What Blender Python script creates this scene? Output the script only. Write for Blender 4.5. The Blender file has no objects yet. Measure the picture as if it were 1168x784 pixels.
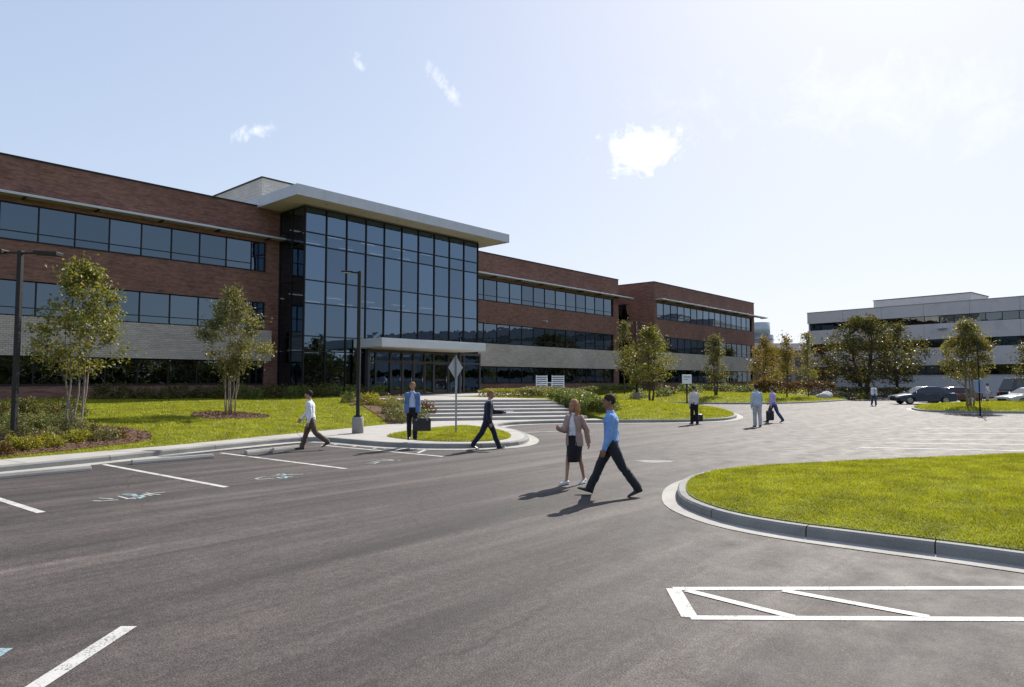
import bpy, bmesh, math, random
import numpy as np
from mathutils import Vector, Matrix, noise
from mathutils.geometry import delaunay_2d_cdt

rnd = random.Random(7)
scn = bpy.context.scene
COL = scn.collection
R = math.radians

# ---------------------------------------------------------------- camera model
FPX, HEAD, PITCH, EYE = 770.0, R(41.5), math.atan(42 / 770.0), 2.0
FW = Vector((math.cos(HEAD) * math.cos(PITCH), math.sin(HEAD) * math.cos(PITCH), math.sin(PITCH)))
RT = Vector((math.sin(HEAD), -math.cos(HEAD), 0))
UP = RT.cross(FW)

def ray(x, y):
    return FW + RT * ((x - 584) / FPX) + UP * ((392 - y) / FPX)
def gp(x, y, z=0.0):
    d = ray(x, y); t = (z - EYE) / d.z
    return Vector((d.x * t, d.y * t, z))
def at_depth(x, t):
    """ground point under image column x at camera depth t"""
    f = Vector((math.cos(HEAD), math.sin(HEAD), 0))
    v = f * t + RT * ((x - 584) / FPX * t)
    return Vector((v.x, v.y, 0))

cam = bpy.data.objects.new('camera', bpy.data.cameras.new('camera'))
COL.objects.link(cam)
cam.location = (0, 0, EYE)
cam.rotation_euler = Matrix((RT, UP, -FW)).transposed().to_euler()
cam.data.sensor_width = 36
cam.data.lens = FPX / 1168 * 36
cam.data.clip_start = 0.1
cam.data.clip_end = 6000
scn.camera = cam

# ---------------------------------------------------------------- object helpers
ORG = {}

def link(o):
    COL.objects.link(o); return o
def tag(o, label=None, cat=None, group=None, kind=None):
    if label: o['label'] = label
    if cat: o['category'] = cat
    if group: o['group'] = group
    if kind: o['kind'] = kind
    return o
def thing(name, label, cat, loc=(0, 0, 0), rz=0.0, group=None):
    o = bpy.data.objects.new(name, None)
    o.empty_display_size = .3
    link(o); o.location = loc; o.rotation_euler = (0, 0, rz)
    ORG[o.name] = Vector(loc)
    return tag(o, label, cat, group)

class MB:
    """collects shapes for ONE mesh object"""
    def __init__(s): s.v = []; s.f = []; s.sm = []
    def add(s, vs, fs, smooth=False):
        b = len(s.v); s.v += [tuple(q) for q in vs]
        s.f += [tuple(b + i for i in q) for q in fs]; s.sm += [smooth] * len(fs); return s
    def box(s, x0, y0, z0, x1, y1, z1, M=None):
        vs = [Vector(q) for q in ((x0, y0, z0), (x1, y0, z0), (x1, y1, z0), (x0, y1, z0), (x0, y0, z1), (x1, y0, z1), (x1, y1, z1), (x0, y1, z1))]
        if M: vs = [M @ q for q in vs]
        return s.add(vs, [(3, 2, 1, 0), (4, 5, 6, 7), (0, 1, 5, 4), (1, 2, 6, 5), (2, 3, 7, 6), (3, 0, 4, 7)])
    def bar(s, p, q, w, h, upv=(0, 0, 1)):
        """square bar from p to q"""
        p = Vector(p); q = Vector(q); d = (q - p).normalized(); u = Vector(upv)
        if abs(d.dot(u)) > .95: u = Vector((1, 0, 0))
        a = d.cross(u).normalized(); b = a.cross(d)
        vs = [c + a * i * w / 2 + b * j * h / 2 for c in (p, q) for i, j in ((-1, -1), (1, -1), (1, 1), (-1, 1))]
        return s.add(vs, [(0, 1, 2, 3), (7, 6, 5, 4), (0, 4, 5, 1), (1, 5, 6, 2), (2, 6, 7, 3), (3, 7, 4, 0)])
    def tube(s, pts, rad, n=8, cap=True):
        pts = [Vector(p) for p in pts]; b = len(s.v); m = len(pts)
        if not hasattr(rad, '__len__'): rad = [rad] * m
        ref = None
        for i, p in enumerate(pts):
            d = (pts[min(i + 1, m - 1)] - pts[max(i - 1, 0)]).normalized()
            if ref is None:
                ref = d.cross(Vector((.31, .95, .02)) if abs(d.y) < .9 else Vector((1, 0, 0))).normalized()
            ref = (ref - d * ref.dot(d)).normalized(); c = d.cross(ref)
            for k in range(n):
                t = 2 * math.pi * k / n
                s.v.append(tuple(p + (ref * math.cos(t) + c * math.sin(t)) * rad[i]))
        for i in range(m - 1):
            for k in range(n):
                k2 = (k + 1) % n
                s.f.append((b + i * n + k, b + i * n + k2, b + (i + 1) * n + k2, b + (i + 1) * n + k)); s.sm.append(True)
        if cap:
            s.f.append(tuple(b + k for k in reversed(range(n)))); s.sm.append(False)
            s.f.append(tuple(b + (m - 1) * n + k for k in range(n))); s.sm.append(False)
        return s
    def rings(s, rings, n=16, smooth=True):
        """loft: list of (centre, axis a, axis b, ra, rb); closed with fans"""
        b = len(s.v)
        for c, a, bb, ra, rb in rings:
            for k in range(n):
                t = 2 * math.pi * k / n
                s.v.append(tuple(Vector(c) + Vector(a) * (ra * math.cos(t)) + Vector(bb) * (rb * math.sin(t))))
        m = len(rings)
        for i in range(m - 1):
            for k in range(n):
                k2 = (k + 1) % n
                s.f.append((b + i * n + k, b + i * n + k2, b + (i + 1) * n + k2, b + (i + 1) * n + k)); s.sm.append(smooth)
        s.f.append(tuple(b + k for k in reversed(range(n)))); s.sm.append(smooth)
        s.f.append(tuple(b + (m - 1) * n + k for k in range(n))); s.sm.append(smooth)
        return s
    def ell(s, c, r, M=None, n=16, m=10):
        c = Vector(c); b = len(s.v)
        for i in range(m + 1):
            ph = math.pi * i / m
            for k in range(n):
                t = 2 * math.pi * k / n
                q = Vector((r[0] * math.sin(ph) * math.cos(t), r[1] * math.sin(ph) * math.sin(t), r[2] * math.cos(ph)))
                if M: q = M @ q
                s.v.append(tuple(c + q))
        for i in range(m):
            for k in range(n):
                k2 = (k + 1) % n
                s.f.append((b + i * n + k, b + (i + 1) * n + k, b + (i + 1) * n + k2, b + i * n + k2)); s.sm.append(True)
        return s
    def prism(s, poly, z0, z1):
        n = len(poly); b = len(s.v)
        s.v += [(p[0], p[1], z0) for p in poly] + [(p[0], p[1], z1) for p in poly]
        fs = [tuple(b + i for i in reversed(range(n))), tuple(b + n + i for i in range(n))]
        fs += [(b + i, b + (i + 1) % n, b + n + (i + 1) % n, b + n + i) for i in range(n)]
        s.f += fs; s.sm += [False] * len(fs); return s
    def mesh(s, name, off=None):
        me = bpy.data.meshes.new(name)
        vs = s.v if off is None else [(q[0] - off.x, q[1] - off.y, q[2] - off.z) for q in s.v]
        me.from_pydata(vs, [], s.f)
        me.polygons.foreach_set('use_smooth', s.sm)
        me.update(); return me
    def build(s, name, m, parent=None, world=False, bevel=0, kind=None, label=None):
        off = None
        if world and parent is not None: off = ORG[parent.name]
        me = s.mesh(name, off)
        if bevel: bevel_mesh(me, bevel)
        me.materials.append(m)
        o = link(bpy.data.objects.new(name, me))
        if parent is not None: o.parent = parent; ORG[o.name] = ORG.get(parent.name, Vector())
        if kind: o['kind'] = kind
        if label: o['label'] = label
        return o

def bevel_mesh(me, w, seg=2):
    bm = bmesh.new(); bm.from_mesh(me)
    bmesh.ops.remove_doubles(bm, verts=bm.verts, dist=1e-5)
    es = [e for e in bm.edges if len(e.link_faces) == 2 and e.calc_face_angle(0) > .5]
    bmesh.ops.bevel(bm, geom=es, offset=w, segments=seg, affect='EDGES', profile=.5, clamp_overlap=True)
    for f in bm.faces: f.smooth = False
    bm.to_mesh(me); bm.free()

def inst(name, me, parent=None, loc=(0, 0, 0), rz=0.0, sc=None):
    o = link(bpy.data.objects.new(name, me))
    o.location = loc; o.rotation_euler = (0, 0, rz)
    if sc is not None: o.scale = sc if hasattr(sc, '__len__') else (sc, sc, sc)
    if parent is not None: o.parent = parent
    return o
def copy_thing(root, loc, rz=None, label=None):
    r = root.copy(); COL.objects.link(r); r.location = loc
    if rz is not None: r.rotation_euler = (0, 0, rz)
    if label: r['label'] = label
    for ch in list(root.children):
        c = ch.copy(); COL.objects.link(c); c.parent = r
        for g in ch.children:
            d = g.copy(); COL.objects.link(d); d.parent = c
    return r

# ---------------------------------------------------------------- materials
class NG:
    def __init__(s, nt): s.nt = nt; s.L = nt.links
    def n(s, t, **kw):
        nd = s.nt.nodes.new(t)
        for k, v in kw.items():
            if k.startswith('i_'):
                k = k[2:]; k = int(k) if k.isdigit() else k.replace('_', ' ')
                if isinstance(v, bpy.types.NodeSocket): s.L.new(v, nd.inputs[k])
                else: nd.inputs[k].default_value = v
            else: setattr(nd, k, v)
        return nd
    def math(s, op, a, b=None, c=None, clamp=False):
        nd = s.n('ShaderNodeMath', operation=op, use_clamp=clamp)
        for i, v in enumerate((a, b, c)):
            if v is None: continue
            if isinstance(v, bpy.types.NodeSocket): s.L.new(v, nd.inputs[i])
            else: nd.inputs[i].default_value = v
        return nd.outputs[0]
    def noise(s, vec, scale, detail=4, rough=.55, dist=0):
        nd = s.n('ShaderNodeTexNoise', i_Scale=scale, i_Detail=detail, i_Roughness=rough, i_Distortion=dist)
        if vec is not None: s.L.new(vec, nd.inputs['Vector'])
        return nd.outputs['Fac']
    def ramp(s, fac, stops, interp='LINEAR'):
        nd = s.n('ShaderNodeValToRGB'); cr = nd.color_ramp; cr.interpolation = interp
        while len(cr.elements) < len(stops): cr.elements.new(.5)
        for e, (p, c) in zip(cr.elements, stops):
            e.position = p; e.color = (c[0], c[1], c[2], 1) if hasattr(c, '__len__') else (c, c, c, 1)
        s.L.new(fac, nd.inputs[0]); return nd.outputs[0]
    def mix(s, f, a, b, bt='MIX'):
        nd = s.n('ShaderNodeMix', data_type='RGBA', blend_type=bt)
        for i, v in ((0, f), (6, a), (7, b)):
            if isinstance(v, bpy.types.NodeSocket): s.L.new(v, nd.inputs[i])
            elif i == 0: nd.inputs[0].default_value = v
            else: nd.inputs[i].default_value = (v[0], v[1], v[2], 1)
        return nd.outputs[2]
    def pos(s, scale=(1, 1, 1), rot=(0, 0, 0)):
        g = s.n('ShaderNodeNewGeometry')
        m = s.n('ShaderNodeMapping'); m.inputs['Scale'].default_value = scale; m.inputs['Rotation'].default_value = rot
        s.L.new(g.outputs['Position'], m.inputs[0]); return m.outputs[0]
    def objv(s, scale=(1, 1, 1)):
        g = s.n('ShaderNodeTexCoord')
        m = s.n('ShaderNodeMapping'); m.inputs['Scale'].default_value = scale
        s.L.new(g.outputs['Object'], m.inputs[0]); return m.outputs[0]
    def bump(s, h, strength, dist=.01):
        return s.n('ShaderNodeBump', i_Strength=strength, i_Distance=dist, i_Height=h).outputs[0]

def new_mat(name):
    m = bpy.data.materials.new(name); m.use_nodes = True
    g = NG(m.node_tree); p = m.node_tree.nodes['Principled BSDF']
    return m, g, p

def pm(name, c, rough=.6, var=.12, scale=6.0, metal=0.0, spec=.5, bump=0.0, bscale=60.0, coat=0.0):
    """plain material with a little procedural unevenness"""
    m, g, p = new_mat(name)
    v = g.objv()
    f = g.noise(v, scale, 5, .6)
    lo = tuple(max(0, q * (1 - var)) for q in c); hi = tuple(q * (1 + var) for q in c)
    g.L.new(g.ramp(f, [(.3, lo), (.7, hi)]), p.inputs['Base Color'])
    g.L.new(g.ramp(g.noise(v, scale * 2.3, 3), [(.3, max(.02, rough - .07)), (.7, min(1, rough + .07))]), p.inputs['Roughness'])
    p.inputs['Metallic'].default_value = metal
    p.inputs['Specular IOR Level'].default_value = spec
    p.inputs['Coat Weight'].default_value = coat
    p.inputs['Coat Roughness'].default_value = .05
    if bump: g.L.new(g.bump(g.noise(v, bscale, 4), bump, .01), p.inputs['Normal'])
    return m

def leaf_mat(name, cols, trans=.35, rough=.5):
    m, g, p = new_mat(name)
    r = g.n('ShaderNodeNewGeometry').outputs['Random Per Island']
    c = g.ramp(r, [(i / max(1, len(cols) - 1), q) for i, q in enumerate(cols)])
    n = g.noise(g.pos(), 1.7, 3)
    c = g.mix(1.0, c, g.ramp(n, [(.32, .66), (.68, 1.28)]), 'MULTIPLY')
    g.L.new(c, p.inputs['Base Color']); p.inputs['Roughness'].default_value = rough
    p.inputs['Specular IOR Level'].default_value = .35
    t = g.n('ShaderNodeBsdfTranslucent'); g.L.new(g.mix(1.0, c, (1.25, 1.15, .55), 'MULTIPLY'), t.inputs[0])
    mx = g.n('ShaderNodeMixShader', i_0=trans); g.L.new(p.outputs[0], mx.inputs[1]); g.L.new(t.outputs[0], mx.inputs[2])
    g.L.new(mx.outputs[0], m.node_tree.nodes['Material Output'].inputs[0])
    return m

def brick_mat(name, c1, c2, mortar, bw=.22, rh=.075, ms=.012, dark=.6):
    m, g, p = new_mat(name)
    sx = g.n('ShaderNodeSeparateXYZ'); g.L.new(g.n('ShaderNodeNewGeometry').outputs['Position'], sx.inputs[0])
    u = g.math('ADD', sx.outputs[0], sx.outputs[1])
    cx = g.n('ShaderNodeCombineXYZ'); g.L.new(u, cx.inputs[0]); g.L.new(sx.outputs[2], cx.inputs[1])
    b = g.n('ShaderNodeTexBrick', i_Scale=1.0, i_Mortar_Size=ms, i_Brick_Width=bw, i_Row_Height=rh, i_Mortar_Smooth=.2, i_Bias=-.1)
    g.L.new(cx.outputs[0], b.inputs['Vector'])
    b.inputs['Color1'].default_value = (*c1, 1); b.inputs['Color2'].default_value = (*c2, 1); b.inputs['Mortar'].default_value = (*mortar, 1)
    mp = g.n('ShaderNodeMapping'); mp.inputs['Scale'].default_value = (.55, 3.2, 1); g.L.new(cx.outputs[0], mp.inputs[0])
    st = g.ramp(g.noise(mp.outputs[0], 2.0, 6, .7), [(.3, dark), (.5, 1.0), (.72, 1.32)])
    bl = g.ramp(g.noise(cx.outputs[0], .35, 4), [(.3, .85), (.7, 1.12)])
    c = g.mix(1.0, b.outputs[0], st, 'MULTIPLY'); c = g.mix(1.0, c, bl, 'MULTIPLY')
    g.L.new(c, p.inputs['Base Color']); p.inputs['Roughness'].default_value = .85
    p.inputs['Specular IOR Level'].default_value = .25
    g.L.new(g.bump(b.outputs['Fac'], -.6, .01), p.inputs['Normal'])
    return m

def glass_mat(name, ior=1.85, tint=(.86, .93, 1.0), thru=(.16, .19, .21)):
    m, g, p = new_mat(name)
    nt = m.node_tree; nt.nodes.remove(p)
    fr = g.n('ShaderNodeFresnel', i_IOR=ior)
    w = g.noise(g.pos(), .9, 2)
    bp = g.bump(w, .02, .3)
    rn = g.n('ShaderNodeObjectInfo').outputs['Random']
    gl = g.n('ShaderNodeBsdfGlossy', i_Roughness=.006); g.L.new(bp, gl.inputs['Normal'])
    g.L.new(g.mix(1.0, tint, g.ramp(rn, [(0, .84), (1, 1.1)]), 'MULTIPLY'), gl.inputs['Color'])
    tr = g.n('ShaderNodeBsdfTransparent'); tr.inputs[0].default_value = (*thru, 1)
    mx = g.n('ShaderNodeMixShader'); g.L.new(fr.outputs[0], mx.inputs[0]); g.L.new(tr.outputs[0], mx.inputs[1]); g.L.new(gl.outputs[0], mx.inputs[2])
    g.L.new(mx.outputs[0], nt.nodes['Material Output'].inputs[0])
    return m

def asphalt_mat():
    m, g, p = new_mat('asphalt')
    v = g.pos()
    grain = g.noise(v, 62, 5, .85)
    vo = g.n('ShaderNodeTexVoronoi', i_Scale=70.0); g.L.new(v, vo.inputs['Vector'])
    med = g.noise(v, 2.2, 6, .6)
    big = g.noise(v, .16, 4, .55)
    st = g.noise(g.pos((.10, 1.5, 1), (0, 0, R(-14))), 1.0, 6, .62, .6)
    st2 = g.noise(g.pos((.05, .9, 1), (0, 0, R(8))), 1.3, 5, .6, .4)
    c = g.ramp(med, [(.25, (.058, .048, .044)), (.75, (.084, .071, .065))])
    c = g.mix(1.0, c, g.ramp(grain, [(.40, .4), (.5, 1.0), (.60, 1.75)]), 'MULTIPLY')
    c = g.mix(1.0, c, g.ramp(vo.outputs['Distance'], [(.0, 1.2), (.5, .85)]), 'MULTIPLY')
    c = g.mix(1.0, c, g.ramp(big, [(.3, .8), (.7, 1.2)]), 'MULTIPLY')
    c = g.mix(1.0, c, g.ramp(st, [(.36, .74), (.5, 1.0), (.58, 1.1), (.64, 1.45), (.72, 1.2)]), 'MULTIPLY')
    c = g.mix(1.0, c, g.ramp(st2, [(.36, .72), (.52, 1.0), (.68, 1.35)]), 'MULTIPLY')
    c = g.mix(1.0, c, g.ramp(g.noise(v, 13, 4, .7), [(.36, .78), (.5, 1.0), (.64, 1.25)]), 'MULTIPLY')
    # hair cracks and dark oil stains
    dv = g.n('ShaderNodeVectorMath', operation='ADD')
    nz = g.n('ShaderNodeTexNoise', i_Scale=1.1, i_Detail=6.0); g.L.new(v, nz.inputs['Vector'])
    g.L.new(v, dv.inputs[0]); g.L.new(nz.outputs['Color'], dv.inputs[1])
    cr = g.n('ShaderNodeTexVoronoi', feature='DISTANCE_TO_EDGE', i_Scale=.16); g.L.new(dv.outputs[0], cr.inputs['Vector'])
    c = g.mix(1.0, c, g.ramp(cr.outputs['Distance'], [(.0, .68), (.0015, .75), (.0035, 1.0)]), 'MULTIPLY')
    oil = g.noise(v, .75, 2, .4)
    c = g.mix(1.0, c, g.ramp(oil, [(.70, 1.0), (.80, .62)]), 'MULTIPLY')
    g.L.new(c, p.inputs['Base Color'])
    g.L.new(g.ramp(med, [(.3, .66), (.7, .82)]), p.inputs['Roughness'])
    p.inputs['Specular IOR Level'].default_value = .27
    h = g.math('ADD', grain, g.math('MULTIPLY', vo.outputs['Distance'], .8))
    g.L.new(g.bump(h, .55, .006), p.inputs['Normal'])
    return m

def paint_mat(name, c, wear=.5):
    m, g, p = new_mat(name)
    v = g.pos()
    f = g.math('ADD', g.noise(v, 60, 4, .7), g.math('MULTIPLY', g.noise(v, 3, 3), .6))
    c2 = g.ramp(f, [(.66, tuple(.06 + q * .12 for q in c)), (.66 + .07 * wear, tuple(q * .85 for q in c)), (.95, c)])
    g.L.new(c2, p.inputs['Base Color']); p.inputs['Roughness'].default_value = .7
    g.L.new(g.bump(g.noise(v, 95, 3, .7), .4, .006), p.inputs['Normal'])
    return m

def concrete_mat(name, c, var=.12):
    m, g, p = new_mat(name)
    v = g.pos()
    a = g.ramp(g.noise(v, 1.3, 6, .6), [(.3, tuple(q * (1 - var) for q in c)), (.7, tuple(q * (1 + var * .6) for q in c))])
    a = g.mix(1.0, a, g.ramp(g.noise(v, 45, 4, .7), [(.3, .84), (.6, 1.05)]), 'MULTIPLY')
    a = g.mix(1.0, a, g.ramp(g.noise(v, .45, 5, .65), [(.28, .78), (.45, 1.0)]), 'MULTIPLY')
    g.L.new(a, p.inputs['Base Color']); p.inputs['Roughness'].default_value = .85; p.inputs['Specular IOR Level'].default_value = .3
    g.L.new(g.bump(g.noise(v, 55, 4), .3, .006), p.inputs['Normal'])
    return m

def ground_mat(name, stops, scale=3.0, fine=40.0):
    m, g, p = new_mat(name)
    v = g.pos()
    a = g.ramp(g.noise(v, scale, 6, .65), stops)
    a = g.mix(1.0, a, g.ramp(g.noise(v, fine, 4, .7), [(.3, .6), (.65, 1.25)]), 'MULTIPLY')
    g.L.new(a, p.inputs['Base Color']); p.inputs['Roughness'].default_value = .9; p.inputs['Specular IOR Level'].default_value = .15
    g.L.new(g.bump(g.noise(v, fine, 4), .8, .02), p.inputs['Normal'])
    return m

M = {}
M['asphalt'] = asphalt_mat()
M['paint'] = paint_mat('white_paint', (.50, .485, .455), .95)
M['paint_worn'] = paint_mat('worn_white_paint', (.42, .41, .39), 1.0)
M['paint_blue'] = paint_mat('pale_blue_paint', (.24, .36, .39), .9)
M['concrete'] = concrete_mat('concrete', (.37, .35, .32))
M['kerb'] = concrete_mat('kerb_concrete', (.25, .245, .23), .2)
M['gutter'] = concrete_mat('gutter_concrete', (.36, .345, .315), .2)
M['lawn'] = ground_mat('lawn_soil', [(.3, (.12, .14, .018)), (.7, (.20, .21, .028))], 1.6)
M['earth'] = ground_mat('far_ground', [(.3, (.06, .07, .03)), (.7, (.11, .10, .06))], .2, 4)
M['mulch'] = ground_mat('bark_mulch', [(.3, (.07, .036, .022)), (.7, (.17, .098, .062))], 9, 60)
M['chip'] = leaf_mat('mulch_chip', [(.05, .026, .016), (.12, .065, .04), (.24, .15, .10)], .0, .9)
M['brick'] = brick_mat('red_brick', (.25, .115, .083), (.15, .070, .054), (.17, .125, .105), .24, .085, .012, .55)
M['white_brick'] = brick_mat('white_block_band', (.50, .445, .385), (.42, .375, .325), (.27, .24, .215), .24, .11, .014, .85)
M['glass'] = glass_mat('window_glass', 2.3, (.64, .84, 1.04), (.06, .075, .085))
M['atrium_glass'] = glass_mat('atrium_glass', 2.3, (.70, .97, 1.30), (.045, .06, .075))
M['far_glass'] = glass_mat('far_window_glass', 2.1, (.85, .95, 1.0), (.10, .12, .13))
M['dark_metal'] = pm('bronze_metal', (.016, .0155, .0165), .55, .15, 5, .1, .3)
M['light_metal'] = pm('pale_metal_cladding', (.47, .49, .52), .45, .06, 1.2, .2)
M['white_metal'] = pm('white_metal_fascia', (.58, .60, .63), .4, .05, 1.2, .1)
M['soffit'] = pm('soffit_panel', (.64, .57, .48), .75, .05, 1)
M['grey_metal'] = pm('grey_metal', (.30, .31, .32), .45, .1, 3, .5)
M['frame_metal'] = pm('grey_door_frame', (.06, .06, .063), .45, .1, 3, .3)
M['penthouse'] = brick_mat('penthouse_cladding', (.60, .56, .50), (.56, .525, .47), (.44, .41, .37), .6, .22, .02, .96)
M['inside'] = pm('interior_wall', (.20, .19, .18), .9, .15, .5)
M['floor_in'] = pm('interior_floor', (.12, .115, .11), .8, .15, .5)
M['precast'] = concrete_mat('precast_panel', (.60, .565, .55), .05)
M['precast2'] = concrete_mat('pale_base_wall', (.55, .55, .56), .05)
M['joint'] = pm('dark_joint', (.12, .115, .11), .9)
M['roof'] = pm('roof_membrane', (.22, .22, .22), .9)
M['bark'] = pm('pale_bark', (.24, .20, .165), .85, .4, 14, 0, .2, .5, 40)
M['dark_bark'] = pm('dark_bark', (.09, .07, .055), .9, .35, 10, 0, .2, .6, 40)
M['leaf_olive'] = leaf_mat('olive_leaf', [(0.072, 0.098, 0.021), (0.124, 0.150, 0.029), (0.202, 0.202, 0.039), (0.163, 0.182, 0.039), (0.260, 0.208, 0.052), (0.098, 0.124, 0.026)], .4)
M['leaf_grey'] = leaf_mat('grey_green_leaf', [(0.084, 0.102, 0.038), (0.132, 0.144, 0.054), (0.192, 0.186, 0.072), (0.156, 0.156, 0.066), (0.240, 0.180, 0.072)], .38)
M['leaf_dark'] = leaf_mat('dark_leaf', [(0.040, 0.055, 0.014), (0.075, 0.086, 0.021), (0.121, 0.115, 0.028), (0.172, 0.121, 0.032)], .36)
M['leaf_orange'] = leaf_mat('autumn_leaf', [(.17, .11, .025), (.24, .17, .035), (.16, .16, .035), (.27, .18, .04), (.12, .125, .03)], .42)
M['leaf_yellow'] = leaf_mat('yellowing_leaf', [(.17, .17, .05), (.23, .21, .06), (.14, .16, .045), (.24, .18, .06), (.11, .125, .035)], .42)
M['leaf_lime'] = leaf_mat('lime_leaf', [(0.165, 0.187, 0.020), (0.253, 0.253, 0.024), (0.330, 0.292, 0.033), (0.121, 0.143, 0.020)], .4)
M['leaf_shrub'] = leaf_mat('shrub_leaf', [(0.063, 0.095, 0.022), (0.119, 0.155, 0.032), (0.182, 0.209, 0.041), (0.082, 0.109, 0.030)], .3)
M['leaf_sage'] = leaf_mat('sage_leaf', [(0.115, 0.128, 0.061), (0.176, 0.182, 0.081), (0.230, 0.203, 0.095), (0.095, 0.108, 0.041)], .3)
M['leaf_sage'] = leaf_mat('sage_leaf', [(.14, .16, .07), (.20, .21, .09), (.25, .23, .10), (.10, .125, .045)], .36)
M['leaf_rust'] = leaf_mat('rust_leaf', [(.12, .055, .018), (.17, .085, .025), (.08, .07, .02), (.20, .11, .03)], .3)
M['grass'] = leaf_mat('grass_blade', [(.19, .225, .014), (.26, .30, .018), (.33, .345, .026), (.22, .26, .016), (.40, .37, .07)], .45, .45)
M['patch'] = paint_mat('pale_worn_patch', (.15, .14, .13), 1.0)
M['rubber'] = pm('tyre_rubber', (.015, .015, .016), .85)
M['alloy'] = pm('alloy_rim', (.45, .46, .47), .3, .08, 8, .8)
M['chrome'] = pm('chrome', (.6, .6, .62), .15, .03, 8, 1.0)
M['car_glass'] = pm('dark_car_glass', (.012, .015, .02), .04, .1, 3, 0, .8)
M['lamp_clear'] = pm('headlamp_lens', (.6, .62, .65), .1, .05, 8, 0, .8)
M['lamp_red'] = pm('tail_lamp_lens', (.35, .01, .012), .12, .05, 8, 0, .8)
M['plate'] = pm('number_plate', (.6, .6, .58), .5)
M['sign_back'] = pm('sign_back_metal', (.42, .43, .44), .42, .1, 5, .6)
M['sign_white'] = pm('sign_white', (.72, .74, .78), .5, .04)
M['sign_blue'] = pm('sign_blue', (.24, .34, .50), .5, .06)
M['bench_white'] = pm('bench_white', (.70, .72, .76), .5, .06)
M['stone'] = pm('pale_boulder', (.38, .37, .35), .85, .25, 5, 0, .3, .6, 14)
mm, g_, p_ = new_mat('ceiling_lamp'); p_.inputs['Emission Color'].default_value = (1, .97, .9, 1); p_.inputs['Emission Strength'].default_value = 1.1
g_.L.new(g_.ramp(g_.noise(g_.objv(), 2), [(.3, .75), (.7, .85)]), p_.inputs['Base Color']); M['ceiling_lamp'] = mm

# ---------------------------------------------------------------- world and sun
SUN_EL = R(39.5)
sh = (FW.xy.normalized() * .85 + RT.xy * .53).normalized()
SUN = Vector((sh.x * math.cos(SUN_EL), sh.y * math.cos(SUN_EL), math.sin(SUN_EL)))
w = bpy.data.worlds.new('World'); scn.world = w; w.use_nodes = True
g = NG(w.node_tree); nt = w.node_tree
bg = nt.nodes['Background']
sky = g.n('ShaderNodeTexSky', sky_type='NISHITA', sun_disc=False, sun_elevation=SUN_EL,
          sun_rotation=math.atan2(SUN.x, SUN.y), altitude=50.0, air_density=1.0, dust_density=1.0, ozone_density=1.6)
tc = g.n('ShaderNodeTexCoord').outputs['Generated']
# thin bright haze of a hot day: soft shoulder on the glare, pale veil over the blue
dn = g.n('ShaderNodeVectorMath', operation='MULTIPLY_ADD'); g.L.new(sky.outputs[0], dn.inputs[0]); dn.inputs[1].default_value = (.235, .23, .215); dn.inputs[2].default_value = (1, 1, 1)
dv = g.n('ShaderNodeVectorMath', operation='DIVIDE'); g.L.new(sky.outputs[0], dv.inputs[0]); g.L.new(dn.outputs[0], dv.inputs[1])
ad = g.n('ShaderNodeVectorMath', operation='ADD'); g.L.new(dv.outputs[0], ad.inputs[0]); ad.inputs[1].default_value = (.78, .85, 1.15)
col = ad.outputs[0]
def cloud(col, px, py, wpx, hpx, seed, dens, skew=0.0, thr=.5):
    c = ray(px, py).normalized()
    e1 = c.cross(Vector((0, 0, 1))).normalized(); e2 = e1.cross(c)
    e2k = e2 + e1 * skew
    def dot(a, k):
        nd = g.n('ShaderNodeVectorMath', operation='DOT_PRODUCT'); g.L.new(tc, nd.inputs[0]); nd.inputs[1].default_value = a
        return g.math('MULTIPLY', nd.outputs['Value'], FPX / k)
    u = dot(e1, wpx); v_ = dot(e2k, hpx)
    front = g.n('ShaderNodeVectorMath', operation='DOT_PRODUCT'); g.L.new(tc, front.inputs[0]); front.inputs[1].default_value = c
    fr = g.math('GREATER_THAN', front.outputs['Value'], .5)
    r2 = g.math('ADD', g.math('MULTIPLY', u, u), g.math('MULTIPLY', v_, v_))
    base = g.math('SUBTRACT', 1.0, g.math('SQRT', r2))
    mp = g.n('ShaderNodeMapping'); mp.inputs['Location'].default_value = (seed, seed * .7, 0); g.L.new(tc, mp.inputs[0])
    n1 = g.noise(mp.outputs[0], 17, 9, .62, .5)
    n2 = g.noise(mp.outputs[0], 60, 6, .65, .3)
    d = g.math('ADD', g.math('MULTIPLY', base, .62), g.math('ADD', g.math('MULTIPLY', g.math('SUBTRACT', n1, .52), 2.9), g.math('MULTIPLY', g.math('SUBTRACT', n2, .5), 1.3)))
    a = g.math('MULTIPLY', g.math('SMOOTH_MIN', g.math('MULTIPLY', g.math('MAXIMUM', d, 0.0), 1.5), 1.0, .3), dens)
    a = g.math('MULTIPLY', g.math('MULTIPLY', a, fr), g.math('GREATER_THAN', base, -.4))
    a = g.math('MINIMUM', a, 1.0)
    return g.mix(a, col, (5.9, 5.95, 6.0))
CLOUDS = [(723, 168, 50, 26, 5.3, .7, .1), (290, 150, 36, 11, 7.7, .5, -.3), (507, 99, 19, 12, 11.3, .45, .8), (410, 74, 8, 9, 15.9, .4, .6), (1010, 120, 190, 40, 21.0, .10, .2)]
for q in CLOUDS: col = cloud(col, *q)
g.L.new(col, bg.inputs[0])
bg.inputs[1].default_value = .15
sl = bpy.data.lights.new('sun', 'SUN'); sl.energy = 4.6; sl.angle = R(.55); sl.color = (1.0, .95, .87)
so = link(bpy.data.objects.new('sun', sl)); so.rotation_euler = SUN.to_track_quat('Z', 'Y').to_euler(); so.location = (60, 10, 60)
vs = scn.view_settings
vs.view_transform = 'Standard'; vs.look = 'None'; vs.exposure = 0.72; vs.gamma = 1; vs.use_curve_mapping = False
cy = scn.cycles
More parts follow.
